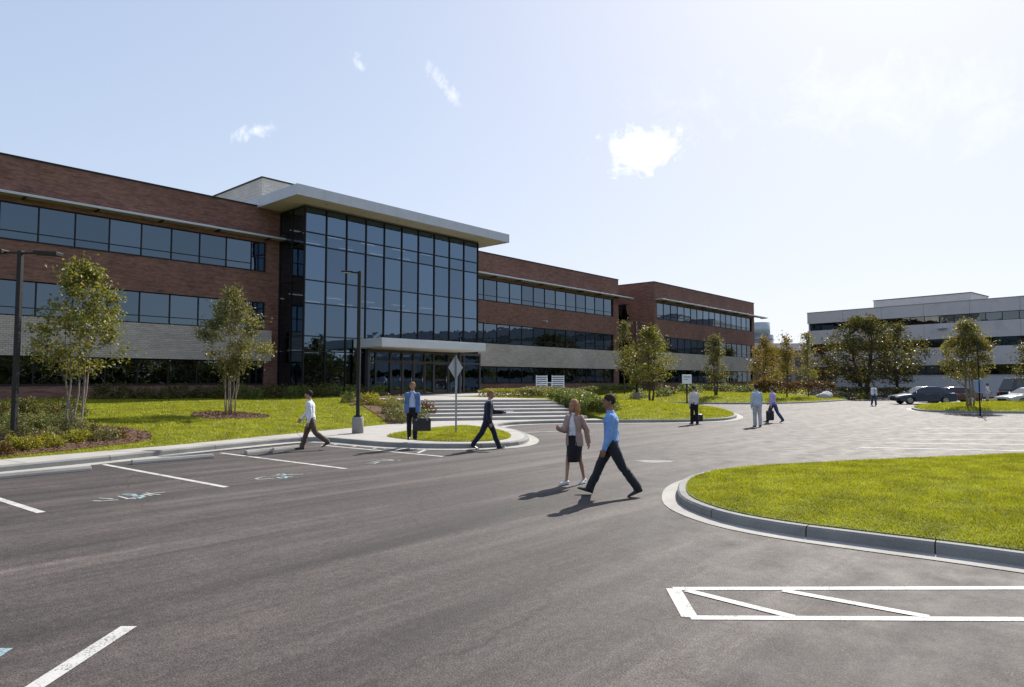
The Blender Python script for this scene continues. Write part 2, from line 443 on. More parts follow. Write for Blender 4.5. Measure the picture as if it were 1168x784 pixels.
cy.max_bounces = 8; cy.transparent_max_bounces = 12; cy.diffuse_bounces = 3; cy.glossy_bounces = 4; cy.transmission_bounces = 4
cy.caustics_reflective = False; cy.caustics_refractive = False; cy.sample_clamp_indirect = 4
# ---------------------------------------------------------------- ground
def smooth_line(pts, step=.35, closed=False):
    pts = [Vector((p[0], p[1])) for p in pts]; n = len(pts); out = []
    for i in range(n if closed else n - 1):
        if closed: p0, p1, p2, p3 = pts[i - 1], pts[i], pts[(i + 1) % n], pts[(i + 2) % n]
        else: p0, p1, p2, p3 = pts[max(i - 1, 0)], pts[i], pts[i + 1], pts[min(i + 2, n - 1)]
        k = max(1, int((p2 - p1).length / step))
        for j in range(k):
            t = j / k
            out.append(.5 * ((2 * p1) + (p2 - p0) * t + (2 * p0 - 5 * p1 + 4 * p2 - p3) * t * t + (3 * p1 - p0 - 3 * p2 + p3) * t ** 3))
    if not closed: out.append(pts[-1])
    return out
def offset(line, d, closed=False):
    """shift to the left of the direction of travel"""
    out = []; n = len(line)
    for i, p in enumerate(line):
        a = line[i - 1] if (closed or i) else line[i]; b = line[(i + 1) % n] if (closed or i < n - 1) else line[i]
        t = (b - a).normalized(); out.append(p + Vector((-t.y, t.x)) * d)
    return out
def np_in(poly, X, Y):
    P = np.array([(p[0], p[1]) for p in poly]); ins = np.zeros(X.shape, bool)
    for (x0, y0), (x1, y1) in zip(P, np.roll(P, -1, 0)):
        c = ((y0 > Y) != (y1 > Y))
        with np.errstate(divide='ignore', invalid='ignore'):
            xi = (x1 - x0) * (Y - y0) / (y1 - y0 + 1e-12) + x0
        ins ^= c & (X < xi)
    return ins
def np_dist(line, X, Y):
    d = np.full(X.shape, 1e9)
    for a, b in zip(line[:-1], line[1:]):
        ax, ay, bx, by = a[0], a[1], b[0], b[1]
        L2 = (bx - ax) ** 2 + (by - ay) ** 2 + 1e-9
        t = np.clip(((X - ax) * (bx - ax) + (Y - ay) * (by - ay)) / L2, 0, 1)
        d = np.minimum(d, np.hypot(X - ax - t * (bx - ax), Y - ay - t * (by - ay)))
    return d
def sheet(name, poly, zf, m, step=1.0, kind='structure', skirt=.5):
    """terrain sheet following zf, with a skirt down its edge"""
    pts = [Vector((p[0], p[1])) for p in poly]; n = len(pts)
    xs = [p.x for p in pts]; ys = [p.y for p in pts]
    gx, gy = np.meshgrid(np.arange(min(xs) + step * .37, max(xs), step), np.arange(min(ys) + step * .41, max(ys), step))
    gx = gx.ravel(); gy = gy.ravel()
    k = np_in(pts, gx, gy); gx = gx[k]; gy = gy[k]
    if len(gx):
        k = np_dist([*pts, pts[0]], gx, gy) > step * .3; gx = gx[k]; gy = gy[k]
    vs = pts + [Vector((a, b)) for a, b in zip(gx, gy)]
    r = delaunay_2d_cdt(vs, [(i, (i + 1) % n) for i in range(n)], [], 1, 1e-5)
    V = np.array([(p.x, p.y) for p in r[0]]); Z = zf(V[:, 0], V[:, 1])
    mb = MB(); mb.add([(a, b, c) for (a, b), c in zip(V, Z)], [tuple(f) for f in r[2]], True)
    if skirt:
        zp = zf(np.array(xs), np.array(ys)); ccw = sum(pts[i - 1].cross(pts[i]) for i in range(n)) > 0
        top = [(p.x, p.y, z) for p, z in zip(pts, zp)]; bot = [(p.x, p.y, z - skirt) for p, z in zip(pts, zp)]
        fs = [(i, n + i, n + (i + 1) % n, (i + 1) % n) for i in range(n)]
        if not ccw: fs = [f[::-1] for f in fs]
        mb.add(top + bot, fs)
    o = mb.build(name, m, kind=kind)
    bm = bmesh.new(); bm.from_mesh(o.data)
    for f in bm.faces:
        if abs(f.normal.z) > .3 and f.normal.z < 0: f.normal_flip()
    bm.to_mesh(o.data); bm.free()
    return o
def kerb(name, line, closed, side, label=None, h=.15, wd=.16, gut=.32, joint=3.0):
    """kerb stones along a line (kerb face on the line), gutter strip on the road side"""
    s = side
    o1 = offset(line, .012 * s, closed); o2 = offset(line, .04 * s, closed); o3 = offset(line, wd * s, closed); g0 = offset(line, -gut * s, closed)
    mb = MB(); gt = MB(); n = len(line); acc = 0.0
    rng = range(n if closed else n - 1)
    def P(l, i, z): return (l[i % n].x, l[i % n].y, z)
    for i in rng:
        L = (line[(i + 1) % n] - line[i]).length; acc += L
        gap = acc > joint
        if gap: acc = 0
        j = i + 1
        def Q(l, z): 
            b = P(l, j, z)
            if gap:
                a = P(l, i, z); t = 1 - .014 / max(L, .03); return tuple(a[k] + (b[k] - a[k]) * t for k in range(3))
            return b
        prof = [(line, 0.0), (o1, h - .03), (o2, h), (o3, h + .001), (o3, -.05)]
        vs = [P(l, i, z) for l, z in prof] + [Q(l, z) for l, z in prof]
        m_ = len(prof)
        fs = [(k, k + 1, m_ + k + 1, m_ + k) for k in range(m_ - 1)]
        if gap or i == 0: fs += [tuple(range(m_, 2 * m_)), tuple(reversed(range(m_)))]
        if s < 0: fs = [f[::-1] for f in fs]
        mb.add(vs, [f[::-1] for f in fs])
        gv = [P(line, i, .022), P(g0, i, .008), P(g0, j, .008), P(line, j, .022)]
        gf = (0, 1, 2, 3) if s > 0 else (3, 2, 1, 0)
        gt.add(gv, [gf])
    k = mb.build(name, M['kerb'], kind='structure')
    gt.build('gutter', M['gutter'], kind='structure')
    return k

gnd = MB(); gnd.add([(-1500, -1500, -.25), (2500, -1500, -.25), (2500, 2500, -.25), (-1500, 2500, -.25)], [(0, 1, 2, 3)])
gnd.build('ground', M['earth'], kind='structure')
lot = MB(); lot.add([(-60, -70, 0), (150, -70, 0), (150, 75, 0), (-60, 75, 0)], [(0, 1, 2, 3)])
lot.build('parking_lot', M['asphalt'], kind='structure')

# --- front edge of the building plot: kerb, walk, small island, apron, centre lawn
front_ctl = [(-26, 13.2), (-14, 15.4), (-4, 17.0), (1, 17.6), (3.7, 18.05), (5.6, 18.4), (7.7, 18.95), (10.6, 19.65), (12.0, 19.75), (12.5, 19.0), (12.62, 17.4), (12.75, 16.2),
             (13.2, 15.1), (13.9, 14.2), (14.8, 13.65), (15.7, 13.6), (16.8, 14.15), (18.0, 15.2), (19.2, 16.7), (20.1, 18.3), (21.2, 19.6), (22.8, 20.0), (24.6, 19.4), (26.2, 18.1), (27.4, 16.85), (28.6, 15.8),
             (30.0, 14.95), (31.6, 14.4), (33.1, 14.45), (35.2, 15.05), (37.5, 16.15), (40.5, 17.9), (43.4, 19.9), (46, 22.6), (47.8, 26), (48.4, 30), (48.5, 42.6)]
front = smooth_line(front_ctl, .4)
kerb('kerb', front, False, 1)
fin = offset(front, .155, False)
def idx(line, x, y): return min(range(len(line)), key=lambda i: (line[i].x - x) ** 2 + (line[i].y - y) ** 2)
i_ap = idx(fin, 26.6, 18.0)
walk_back_ctl = [(-26, 14.7), (-14, 16.9), (-4, 18.6), (1, 19.1), (4.0, 19.5), (5.8, 19.75), (8.2, 20.15), (11.3, 21.0), (15.4, 22.1), (18.0, 22.9), (19.9, 23.5)]
walk_back = smooth_line(walk_back_ctl, .5)
SA, SB = Vector((20.1, 23.6)), Vector((26.9, 18.95))        # foot of the stairs
sd = (SB - SA).normalized(); sn = Vector((-sd.y, sd.x))      # towards the building
if sn.y < 0: sn = -sn
walk_poly = fin[:i_ap + 1] + [SB + Vector((.45, -.2)), SB] + [SA] + walk_back[::-1][1:]
sheet('sidewalk', walk_poly, lambda X, Y: np.full(X.shape, .152), M['concrete'], 2.0)
jn = MB()
for k in range(0, len(walk_back) - 1, 4):
    a = walk_back[k]; b = min(fin, key=lambda q: (q - a).length)
    if (b - a).length < 2.2: jn.bar((a.x, a.y, .1525), (b.x, b.y, .1525), .016, .004)
jn.build('sidewalk_joint', M['joint'], kind='structure')

isl_ctl = [(14.1, 18.0), (13.75, 16.4), (14.1, 15.0), (15.0, 14.25), (16.0, 14.35), (17.2, 15.3), (18.3, 16.8), (19.1, 18.5), (18.7, 19.4), (17.0, 19.35), (15.4, 18.8)]
isl = smooth_line(isl_ctl, .35, True)
zisl = lambda X, Y: .165 + .12 * (1 - np.exp(-np_dist([*isl, isl[0]], X, Y) / .9))
sheet('island_lawn', isl, zisl, M['lawn'], .5)

# --- left lawn, rising to the building
NSTEP, RISE, TREAD = 6, .13, 1.15
PLZ = .152 + NSTEP * RISE
stair_len = NSTEP * TREAD
TL, TR = SA + sn * stair_len, SB + sn * stair_len            # head of the stairs
wb_off = walk_back
LEFT_IN = walk_back + [Vector((60, 50)), Vector((-40, 50)), Vector((-40, 12))]
def hz_left(X, Y):
    d_ = np_dist(wb_off, X, Y); out_ = (~np_in(LEFT_IN, X, Y)) & (d_ > .08)
    return np.where(out_, .02, 0) * 1.0 + .155 + .85 * (1 - np.exp(-np.where(out_, 0, d_) / 5.5)) - np.where(out_, .12, 0) + .03 * np.sin(X * .7) * np.sin(Y * .5) * np.clip(np_dist(wb_off, X, Y) / 3, 0, 1)
left_poly = walk_back + [SA + sn * (stair_len * .5), TL, Vector((24.3, 34)), Vector((24.3, 42.9)), Vector((-26, 42.9))]
sheet('lawn', left_poly, hz_left, M['lawn'], .8)
def Z1(f, x, y): return float(f(np.array([x]), np.array([y]))[0])
def on(f, x, y):
    z = .2
    for _ in range(30):
        p = gp(x, y, z); z = .5 * z + .5 * Z1(f, p.x, p.y)
    return Vector((p.x, p.y, Z1(f, p.x, p.y)))

# --- centre lawn right of the stairs, and the plot beyond the drive
mid_front = [p for p in fin[i_ap:]]
mid_line = mid_front
def hz_mid(X, Y):
    return .155 + .75 * (1 - np.exp(-np_dist(mid_line, X, Y) / 6.0))
mid_poly = [SB + Vector((.5, -.1))] + mid_front[1:] + [Vector((48.3, 42.9)), Vector((31, 42.9)), Vector((31, 30)), TR + Vector((.35, .1))]
sheet('centre_lawn', mid_poly, hz_mid, M['lawn'], .9)
plot_ctl = [(52, 42), (52.1, 34), (52.4, 29), (52.9, 26), (54.2, 23.2), (57, 20.9), (61.7, 19.7), (68, 19.3), (72.6, 19.6), (74.6, 21.2), (76, 24.5), (79, 28.5), (85, 31.5), (95, 33), (104, 33.5), (118, 34)]
plot_line = smooth_line(plot_ctl, .6)
kerb('kerb', plot_line, False, 1)
pin = offset(plot_line, .155)
def hz_plot(X, Y): return .155 + .75 * (1 - np.exp(-np_dist(pin, X, Y) / 7.0))
sheet('far_lawn', pin + [Vector((118, 42)), Vector((60, 42))], hz_plot, M['lawn'], 1.2)

# --- plaza and stairs
plz = [TL, TR, Vector((30.99, 30)), Vector((30.99, 33.5)), Vector((43.9, 33.5)), Vector((43.9, 42.9)), Vector((24.31, 42.9)), Vector((24.31, 34))]
sheet('plaza', plz, lambda X, Y: np.full(X.shape, PLZ), M['concrete'], 3.0, skirt=.8)
st = MB()
for k in range(NSTEP):
    a = SA + sn * (TREAD * k); b = SB + sn * (TREAD * k); c = SB + sn * stair_len; d = SA + sn * stair_len
    z0 = .1 if k == 0 else .152 + RISE * k
    st.prism([a, b, c, d], z0, .152 + RISE * (k + 1) - (.002 if k == NSTEP - 1 else 0))
stairs = st.build('entrance_stairs', M['concrete'], bevel=0)
bevel_mesh(stairs.data, .012, 1)
tag(stairs, 'wide flight of shallow concrete steps leading up to the glass entrance', 'stairs')

# --- near island on the right, and the one by the parked cars
near_ctl = [(8.7, -9), (8.72, -4), (8.75, .7), (8.66, 2.2), (8.62, 3.3), (8.85, 4.3), (9.55, 5.3), (10.5, 5.95), (11.7, 6.45), (13.0, 6.6), (14.4, 6.3), (16.5, 5.2), (19, 3.7), (21.9, 1.9), (24.5, -.5), (26, -4), (26, -9)]
near = smooth_line(near_ctl, .3)
near_k = offset(near, -.34)
kerb('kerb', near_k, False, -1, gut=.25, joint=1.35)
near_in = offset(near_k, -.155)
near_poly = near_in
znear = lambda X, Y: .165 + .16 * (1 - np.exp(-np_dist(near_in, X, Y) / 1.6))
sheet('near_lawn', near_poly, znear, M['lawn'], .5)
rgt_ctl = [(74, 5.2), (66, 8.9), (60, 10.6), (55, 10.6), (51.6, 9.9), (49.4, 8.9), (48.6, 7.6), (48.8, 6), (50, 4.3), (51.3, 2), (52, -2), (52, -10)]
rgt = smooth_line(rgt_ctl, .5)
kerb('kerb', rgt, False, 1)
rgt_in = offset(rgt, .155)
zrgt = lambda X, Y: .165 + .22 * (1 - np.exp(-np_dist(rgt_in, X, Y) / 2.0))
sheet('right_lawn', rgt_in + [Vector((74, -10))], zrgt, M['lawn'], 1.0)

# --- painted markings
def stripe(mb, p, q, wd=.11, z=.0045):
    p = Vector((p[0], p[1])); q = Vector((q[0], q[1])); d = (q - p).normalized(); k = Vector((-d.y, d.x)) * wd / 2
    n = max(1, int((q - p).length / .4))
    for i in range(n):
        a = p + (q - p) * (i / n); b = p + (q - p) * ((i + 1) / n)
        mb.add([(*(a - k), z), (*(b - k), z), (*(b + k), z), (*(a + k), z)], [(0, 1, 2, 3)])
def gstripe(mb, a, b, wd=.11, z=.0045):
    stripe(mb, gp(*a), gp(*b), wd, z)
pk = MB()
gstripe(pk, (118, 530), (258, 556), .12); gstripe(pk, (252, 517), (395, 535), .12)
gstripe(pk, (366, 508), (505, 521), .12)
p1, p2 = gp(0, 570), gp(47, 585); stripe(pk, p2, p1 + (p1 - p2) * 2.0, .12)
stripe(pk, gp(147, 715), gp(20, 797), .13)
stripe(pk, (-.2, 17.0), (.05, 11.9), .12); stripe(pk, (-3.2, 16.4), (-3.0, 11.4), .12)
a0, b0 = gp(372, 507), gp(500, 519)
for t in (.08, .27, .46, .65, .84):
    a = a0.lerp(b0, t); stripe(pk, a, a.xy + Vector((.95, .55 + .12 * t)), .10)
stripe(pk, gp(407, 503), gp(440, 512), .10)
# hatched box at lower right
bx = [gp(768, 672), gp(1205, 671), gp(1205, 707), gp(787, 705)]
for a, b in ((0, 1), (3, 2), (0, 3)): stripe(pk, bx[a], bx[b], .10 if (a, b) != (0, 3) else .14, .0045 if (a, b) != (0, 3) else .0055)
e = (bx[1] - bx[0]) ; 
for (x0, x1) in ((783, 905), (893, 1060)):
    gstripe(pk, (x0, 674), (x1, 704.5), .10, .0068)
pk.build('parking_stripe', M['paint'], kind='structure')
pw = MB()
for a, b in (((980, 510.5), (1230, 516)), ((1012, 501), (1230, 503)), ((1040, 494.5), (1230, 495.5)), ((1045, 489), (1230, 489)), ((1010, 505.5), (1230, 508.5))):
    gstripe(pw, a, b, .12)
for k in range(6):
    stripe(pw, (40 + 3 * k, 6.2), (41.2 + 3 * k, 1.2), .12)
gstripe(pw, (585, 494), (665, 491), .14)
pw.build('faded_parking_stripe', M['paint_worn'], kind='structure')
# worn pale patch in the road
c = gp(748, 526.5); mb = MB()
mb.prism([(c.x + (.46 + .07 * math.sin(5 * t)) * math.cos(t) * math.sin(HEAD) + (.26 + .05 * math.sin(3 * t + 1)) * math.sin(t) * math.cos(HEAD), c.y - (.46 + .07 * math.sin(5 * t)) * math.cos(t) * math.cos(HEAD) + (.26 + .05 * math.sin(3 * t + 1)) * math.sin(t) * math.sin(HEAD)) for t in [2 * math.pi * i / 44 for i in range(44)]], .001, .0045)
mb.build('worn_patch', M['patch'], kind='structure')
# stencilled writing in the bays, traced stroke by stroke on the ground
T1 = lambda x, y: (95 + x * 110 / 1168, 545 + y * 40 / 425)
T2 = lambda x, y: (280 + x * 80 / 1168, 530 + y * 26 / 380)
T3 = lambda x, y: (360 + x * 170 / 1168, 495 + y * 45 / 309)
wh, bl = MB(), MB()
def strokes(mb, T, L, wd):
    for pts in L:
        for a, b in zip(pts[:-1], pts[1:]): gstripe(mb, T(*a), T(*b), wd, .0045 if mb is bl else .0060)
strokes(wh, T1, [[(115, 285), (230, 288), (425, 272)], [(190, 250), (300, 258), (360, 264)], [(415, 225), (550, 262)], [(515, 216), (620, 218)], [(595, 240), (690, 238)], [(720, 200), (830, 220)], [(760, 188), (850, 205), (935, 208)], [(840, 192), (990, 178)]], .05)
strokes(bl, T1, [[(470, 205), (600, 200), (640, 225)], [(560, 250), (660, 258), (740, 225)], [(700, 226), (730, 212)]], .08)
strokes(wh, T2, [[(165, 240), (230, 252), (480, 232)], [(165, 240), (290, 210), (410, 214)], [(425, 196), (505, 195)], [(515, 185), (670, 183)], [(520, 215), (570, 228)], [(690, 210), (785, 205)], [(800, 170), (960, 163)]], .05)
strokes(bl, T2, [[(510, 172), (600, 158), (690, 175)], [(560, 225), (640, 235), (700, 205)], [(600, 205), (690, 200)], [(700, 172), (800, 165)]], .075)
strokes(wh, T3, [[(395, 233), (440, 232)], [(455, 235), (500, 222)], [(475, 213), (560, 214)], [(520, 206), (610, 204)], [(575, 215), (620, 212)], [(640, 208), (668, 208)]], .055)
strokes(bl, T3, [[(430, 226), (480, 218)], [(560, 209), (600, 206)]], .07)
q = [gp(0, 740), gp(15, 740), gp(0, 750)]; bl.add([(p.x, p.y, .0045) for p in q] + [(gp(-25, 741).x, gp(-25, 741).y, .0045), (gp(-25, 752).x, gp(-25, 752).y, .0045)], [(0, 1, 2)[::-1], (0, 2, 4, 3)[::-1]])
wh.build('white_bay_lettering', M['paint_worn'], kind='structure')
bl.build('blue_bay_lettering', M['paint_blue'], kind='structure')

# ---------------------------------------------------------------- the brick building
YF = 43.0
bl_root = thing('office_building', 'long three storey red brick office building with a tall glass atrium and white band', 'building', (24.2, YF, 0))
def part(mb, name, m, root=None, **kw): return mb.build(name, m, root or bl_root, world=True, **kw)
ROWS = [(1.75, 3.28), (5.42, 7.30), (9.42, 11.40)]
TOP = 13.8
GB = -.1
def shell(root, x0, x1, wx0, wx1, yf, wname, ends, floorz=.95, depth=16):
    """brick front with ribbon openings, end walls, roof and rooms behind"""
    mb = MB(); t = .4
    zs = [(GB, ROWS[0][0]), (ROWS[0][1] + .001, ROWS[1][0]), (ROWS[1][1], ROWS[2][0]), (ROWS[2][1], TOP)]
    for i, (a, b) in enumerate(zs): mb.box(wx0, yf, a, wx1, yf + t, b)
    mb.box(x0, yf, GB, wx0, yf + t, TOP); mb.box(wx1, yf, GB, x1, yf + t, TOP)
    if ends[0]: mb.box(x0, yf + t, GB, x0 + t, yf + depth, TOP)
    if ends[1]: mb.box(x1 - t, yf + t, GB, x1, yf + depth, TOP)
    mb.box(x0 + (t if ends[0] else 0), yf + depth - t, GB, x1 - (t if ends[1] else 0), yf + depth, TOP)
    part(mb, 'brick_wall', M['brick'], root)
    cp = MB(); cp.box(x0 - .04, yf - .05, TOP, x1 + .04, yf + t + .05, TOP + .09)
    if ends[0]: cp.box(x0 - .04, yf + t + .05, TOP, x0 + t + .05, yf + depth, TOP + .09)
    if ends[1]: cp.box(x1 - t - .05, yf + t + .05, TOP, x1 + .04, yf + depth, TOP + .09)
    part(cp, 'coping', M['dark_metal'], root)
    rf = MB(); rf.box(x0 + t, yf + t, TOP - .75, x1 - t, yf + depth - t, TOP - .45); part(rf, 'roof', M['roof'], root)
    fl = MB()
    for z in (floorz, 4.55, 8.6): fl.box(x0 + t, yf + t + .02, z - .3, x1 - t, yf + depth - t, z)
    part(fl, 'floor_slab', M['floor_in'], root)
    iw = MB(); iw.box(x0 + t, yf + 7, floorz, x1 - t, yf + 7.15, TOP - .75)
    for xx in np.arange(wx0 + 5, wx1 - 2, 6.9): iw.box(xx, yf + 2.6, floorz, xx + .12, yf + 7, TOP - .75)
    part(iw, 'interior_wall', M['inside'], root)
    cl = MB()
    for z in (4.2, 8.25, 13.0):
        for xx in np.arange(wx0 + 1.2, wx1 - 1.5, 3.45):
            for yy in (1.6, 4.6): cl.box(xx, yf + yy, z - .05, xx + 1.2, yf + yy + .16, z - .01)
    part(cl, 'ceiling_lamp', M['ceiling_lamp'], root)

def bay_mesh(wd, h, transom):
    f = MB(); y0, y1 = 0, .1; t = .055
    f.box(0, y0, 0, wd, y1, t); f.box(0, y0, h - t, wd, y1, h); f.box(0, y0, t, t, y1, h - t); f.box(wd - .012, y0, t, wd, y1, h - t)
    if transom: f.box(t, y0 + .005, transom, wd - .012, y1 - .005, transom + .045)
    me = f.mesh('window'); me.materials.append(M['dark_metal']); return me
def pane_meshes(wd, h, transom, m, k=4):
    out = []
    for i in range(k):
        p = MB()
        for (a, b) in ((0, h),) if not transom else ((0, transom + .02), (transom + .02, h)):
            d = [rnd.uniform(-.0035, .0035) for _ in range(2)]
            p.add([(0, .05 + d[0], a), (wd, .05 - d[0], a), (wd, .05 - d[0] + d[1], b), (0, .05 + d[0] + d[1], b)], [(0, 1, 2, 3)])
        me = p.mesh('pane'); me.materials.append(m); out.append(me)
    return out
def ribbon(root, x0, wd, n, yf, row, tr, m='glass'):
    z0, z1 = ROWS[row]; h = z1 - z0 - .004
    bm_ = bay_mesh(wd, h, tr); pn = pane_meshes(wd, h, tr, M[m])
    for i in range(n):
        o = inst('window', bm_, root, Vector((x0 + i * wd, yf + .13, z0 + .002)) - ORG[root.name])
        inst('pane', pn[i % len(pn)], o)
    # head and sill liners
    s = MB(); s.box(x0, yf - .03, z0 - .05, x0 + n * wd, yf + .125, z0 - .002)
    part(s, 'sill', M['dark_metal'], root)
def light_shelf(root, x0, x1, yf, dep=.75):
    s = MB(); z = 11.66
    s.box(x0, yf - dep, z, x1, yf - .002, z + .13)
    o = part(s, 'sunshade', M['light_metal'], root, bevel=.012)
    k = MB()
    for xx in np.arange(x0 + 1.5, x1 - .5, 3.46):
        k.box(xx, yf - dep + .08, z - .09, xx + .06, yf - .002, z - .002)
    k.build('bracket', M['dark_metal'], o, world=True)
def white_band(root, x0, x1, yf, dep=.28):
    s = MB(); s.box(x0, yf - dep, 3.30, x1, yf - .002, 5.38)
    part(s, 'white_band', M['white_brick'], root)

# left wing
LW0, LWE = -13.0, 24.2
wxe = 23.2; nb = 20; wdl = 1.73
wx0 = 22.18 - wdl * nb
shell(bl_root, LW0, LWE, wx0, wxe, YF, 'left', (True, True))
for r_, tr in ((0, 0), (1, .42), (2, .45)):
    n0 = 9                                                    # bays in view (the rest of the wing lies outside the frame)
    xs = 22.18 - n0 * wdl
    ribbon(bl_root, xs, wdl, n0, YF, r_, tr)
    ribbon(bl_root, xs - 8 * wdl, wdl * 4, 2, YF, r_, tr); ribbon(bl_root, xs - 11 * wdl, wdl * 3, 1, YF, r_, tr)
    ribbon(bl_root, 22.18, .51, 2, YF, r_, .9 if r_ else 0)
light_shelf(bl_root, LW0, 24.9, YF); white_band(bl_root, LW0, 23.55, YF)
# middle wing
MW0, MW1 = 40.6, 67.5
shell(bl_root, MW0, MW1, 43.0, 66.45, YF, 'middle', (True, True))
for r_, tr in ((0, 0), (1, .42), (2, .45)): ribbon(bl_root, 43.0, (66.45 - 43.0) / 13, 13, YF, r_, tr)
light_shelf(bl_root, MW0, 69.4, YF, .9); white_band(bl_root, MW0, MW1 + .06, YF)

# atrium
AX0, AX1, AY = 24.2, 40.6, 39.8
NC = 10; cw = (AX1 - AX0) / NC
HZ = [PLZ + .15, 3.94, 4.95, 7.15, 8.70, 11.05, 11.92, 13.62]
fr = MB()
for i in range(NC + 1): fr.box(AX0 + i * cw - .035, AY - .06, PLZ, AX0 + i * cw + .035, AY + .1, HZ[-1])
for z in HZ:
    for i in range(NC): fr.box(AX0 + i * cw + .035, AY - .045, z - .035, AX0 + (i + 1) * cw - .035, AY + .09, z + .035)
fr.box(AX0 + .035, AY - .02, PLZ - .3, AX1 - .035, AY + .2, HZ[0] - .035)
cwall = part(fr, 'curtain_wall', M['dark_metal'])
pcache = {}
for j in range(len(HZ) - 1):
    z0, z1 = HZ[j], HZ[j + 1]
    for i in range(NC):
        if j <= 1 and 3 <= i: continue                        # the doors stand here
        d = [rnd.uniform(-.004, .004) for _ in range(3)]
        p = MB(); x0 = AX0 + i * cw
        p.add([(x0, AY + .02 + d[0], z0), (x0 + cw, AY + .02 + d[1], z0), (x0 + cw, AY + .02 + d[1] + d[2], z1), (x0, AY + .02 + d[0] + d[2], z1)], [(0, 1, 2, 3)])
        p.build('glass_panel', M['atrium_glass'], cwall, world=True)
# atrium left side
sf = MB(); ym = (AY + YF) / 2
sf.box(AX0 - .05, ym - .035, PLZ, AX0 + .06, ym + .035, HZ[-1]); sf.box(AX0 - .05, YF - .08, PLZ, AX0 + .06, YF - .005, HZ[-1])
for z in HZ:
    sf.box(AX0 - .04, AY + .1, z - .03, AX0 + .05, ym - .035, z + .03); sf.box(AX0 - .04, ym + .035, z - .03, AX0 + .05, YF - .08, z + .03)
side = part(sf, 'side_curtain_wall', M['dark_metal'])
for z0, z1 in zip(HZ[:-1], HZ[1:]):
    p = MB(); p.add([(AX0 + .01, YF - .02, z0), (AX0 + .01, AY + .08, z0), (AX0 + .01, AY + .08, z1), (AX0 + .01, YF - .02, z1)], [(0, 1, 2, 3)])
    p.build('glass_panel', M['atrium_glass'], side, world=True)
sr = MB(); sr.box(AX1 - .05, AY + .1, PLZ, AX1 + .06, YF - .005, HZ[-1]); part(sr, 'side_panel', M['dark_metal'])
# atrium rooms
fl = MB()
fl.box(AX0 + .3, AY + .5, PLZ - .3, AX1 - .3, AY + 11, PLZ + .02)
for z in (4.6, 8.65): fl.box(AX0 + .3, AY + 3.2, z - .35, AX1 - .3, AY + 11, z)
part(fl, 'floor_slab', M['floor_in'])
iw = MB(); iw.box(AX0 + .3, AY + 11, PLZ, AX1 - .3, AY + 11.2, 13.6); iw.box(AX0 + .15, YF + .45, PLZ, AX0 + .29, AY + 11, 13.6); iw.box(AX1 - .29, YF + .45, PLZ, AX1 - .15, AY + 11, 13.6)
for xx in (29.5, 35.2): iw.box(xx, AY + 5.5, PLZ, xx + .4, AY + 5.9, 13.6)
part(iw, 'interior_wall', M['inside'])
cl = MB()
for z in (4.2, 8.25, 12.9):
    for k in range(5):
        for yy in (4.2, 7.2): cl.box(AX0 + 1.4 + 3.1 * k, AY + yy, z - .05, AX0 + 2.7 + 3.1 * k, AY + yy + .18, z - .01)
part(cl, 'ceiling_lamp', M['ceiling_lamp'])
ar = MB(); ar.box(AX0, AY - .06, 13.66, AX1, 56, 13.74); part(ar, 'atrium_ceiling', M['inside'])
# big roof canopy: soffit, fascia
CX0, CX1, CY0, CY1 = 22.45, 42.55, 37.95, 52.0
so_ = MB(); so_.box(CX0 + .05, CY0 + .05, 13.76, CX1 - .05, CY1 - .05, 13.84); cano = part(so_, 'roof_canopy', M['soffit'])
fa = MB(); fz0, fz1 = 13.72, 14.42
fa.box(CX0, CY0, fz0, CX1, CY0 + .05, fz1); fa.box(CX0, CY0 + .05, fz0, CX0 + .05, CY1, fz1); fa.box(CX1 - .05, CY0 + .05, fz0, CX1, CY1, fz1)
fa.box(CX0 + .05, CY0 + .05, fz1 - .06, CX1 - .05, CY1, fz1 - .004)
fa.build('fascia', M['light_metal'], cano, world=True)
jt = MB()
for xx in np.arange(CX0 + 2.0, CX1, 2.0): jt.box(xx, CY0 - .002, fz0 + .01, xx + .015, CY0, fz1 - .01)
jt.build('fascia_joint', M['grey_metal'], cano, world=True)
dl = MB()
for k in range(6): dl.tube([(25.2 + 3 * k, 38.8, 13.757), (25.2 + 3 * k, 38.8, 13.74)], .09, 10)
dl.build('downlight', M['grey_metal'], cano, world=True)
# penthouse on the roof
ph = MB(); ph.box(24.9, 47, TOP - .7, 40, 56.4, 17.15); pho = part(ph, 'penthouse', M['penthouse'])
pc = MB(); pc.box(24.82, 46.92, 17.15, 40.08, 56.5, 17.24); pc.build('coping', M['dark_metal'], pho, world=True)
# entrance porch
PX0, PX1, PY = 28.1, 38.15, 36.5
pf = MB(); pf.box(PX0, PY, 4.28, PX1, AY - .07, 4.88); porch = part(pf, 'porch_canopy', M['white_metal'], bevel=.015)
ps = MB(); ps.box(PX0 + .08, PY + .08, 4.235, PX1 - .08, AY - .08, 4.278); ps.build('porch_soffit', M['soffit'], porch, world=True)
pcx = MB()
for xx in (PX0 + .5, PX1 - .7): pcx.box(xx, AY - 1.1, PLZ, xx + .18, AY - .92, 4.234)
part(pcx, 'porch_column', M['frame_metal'])
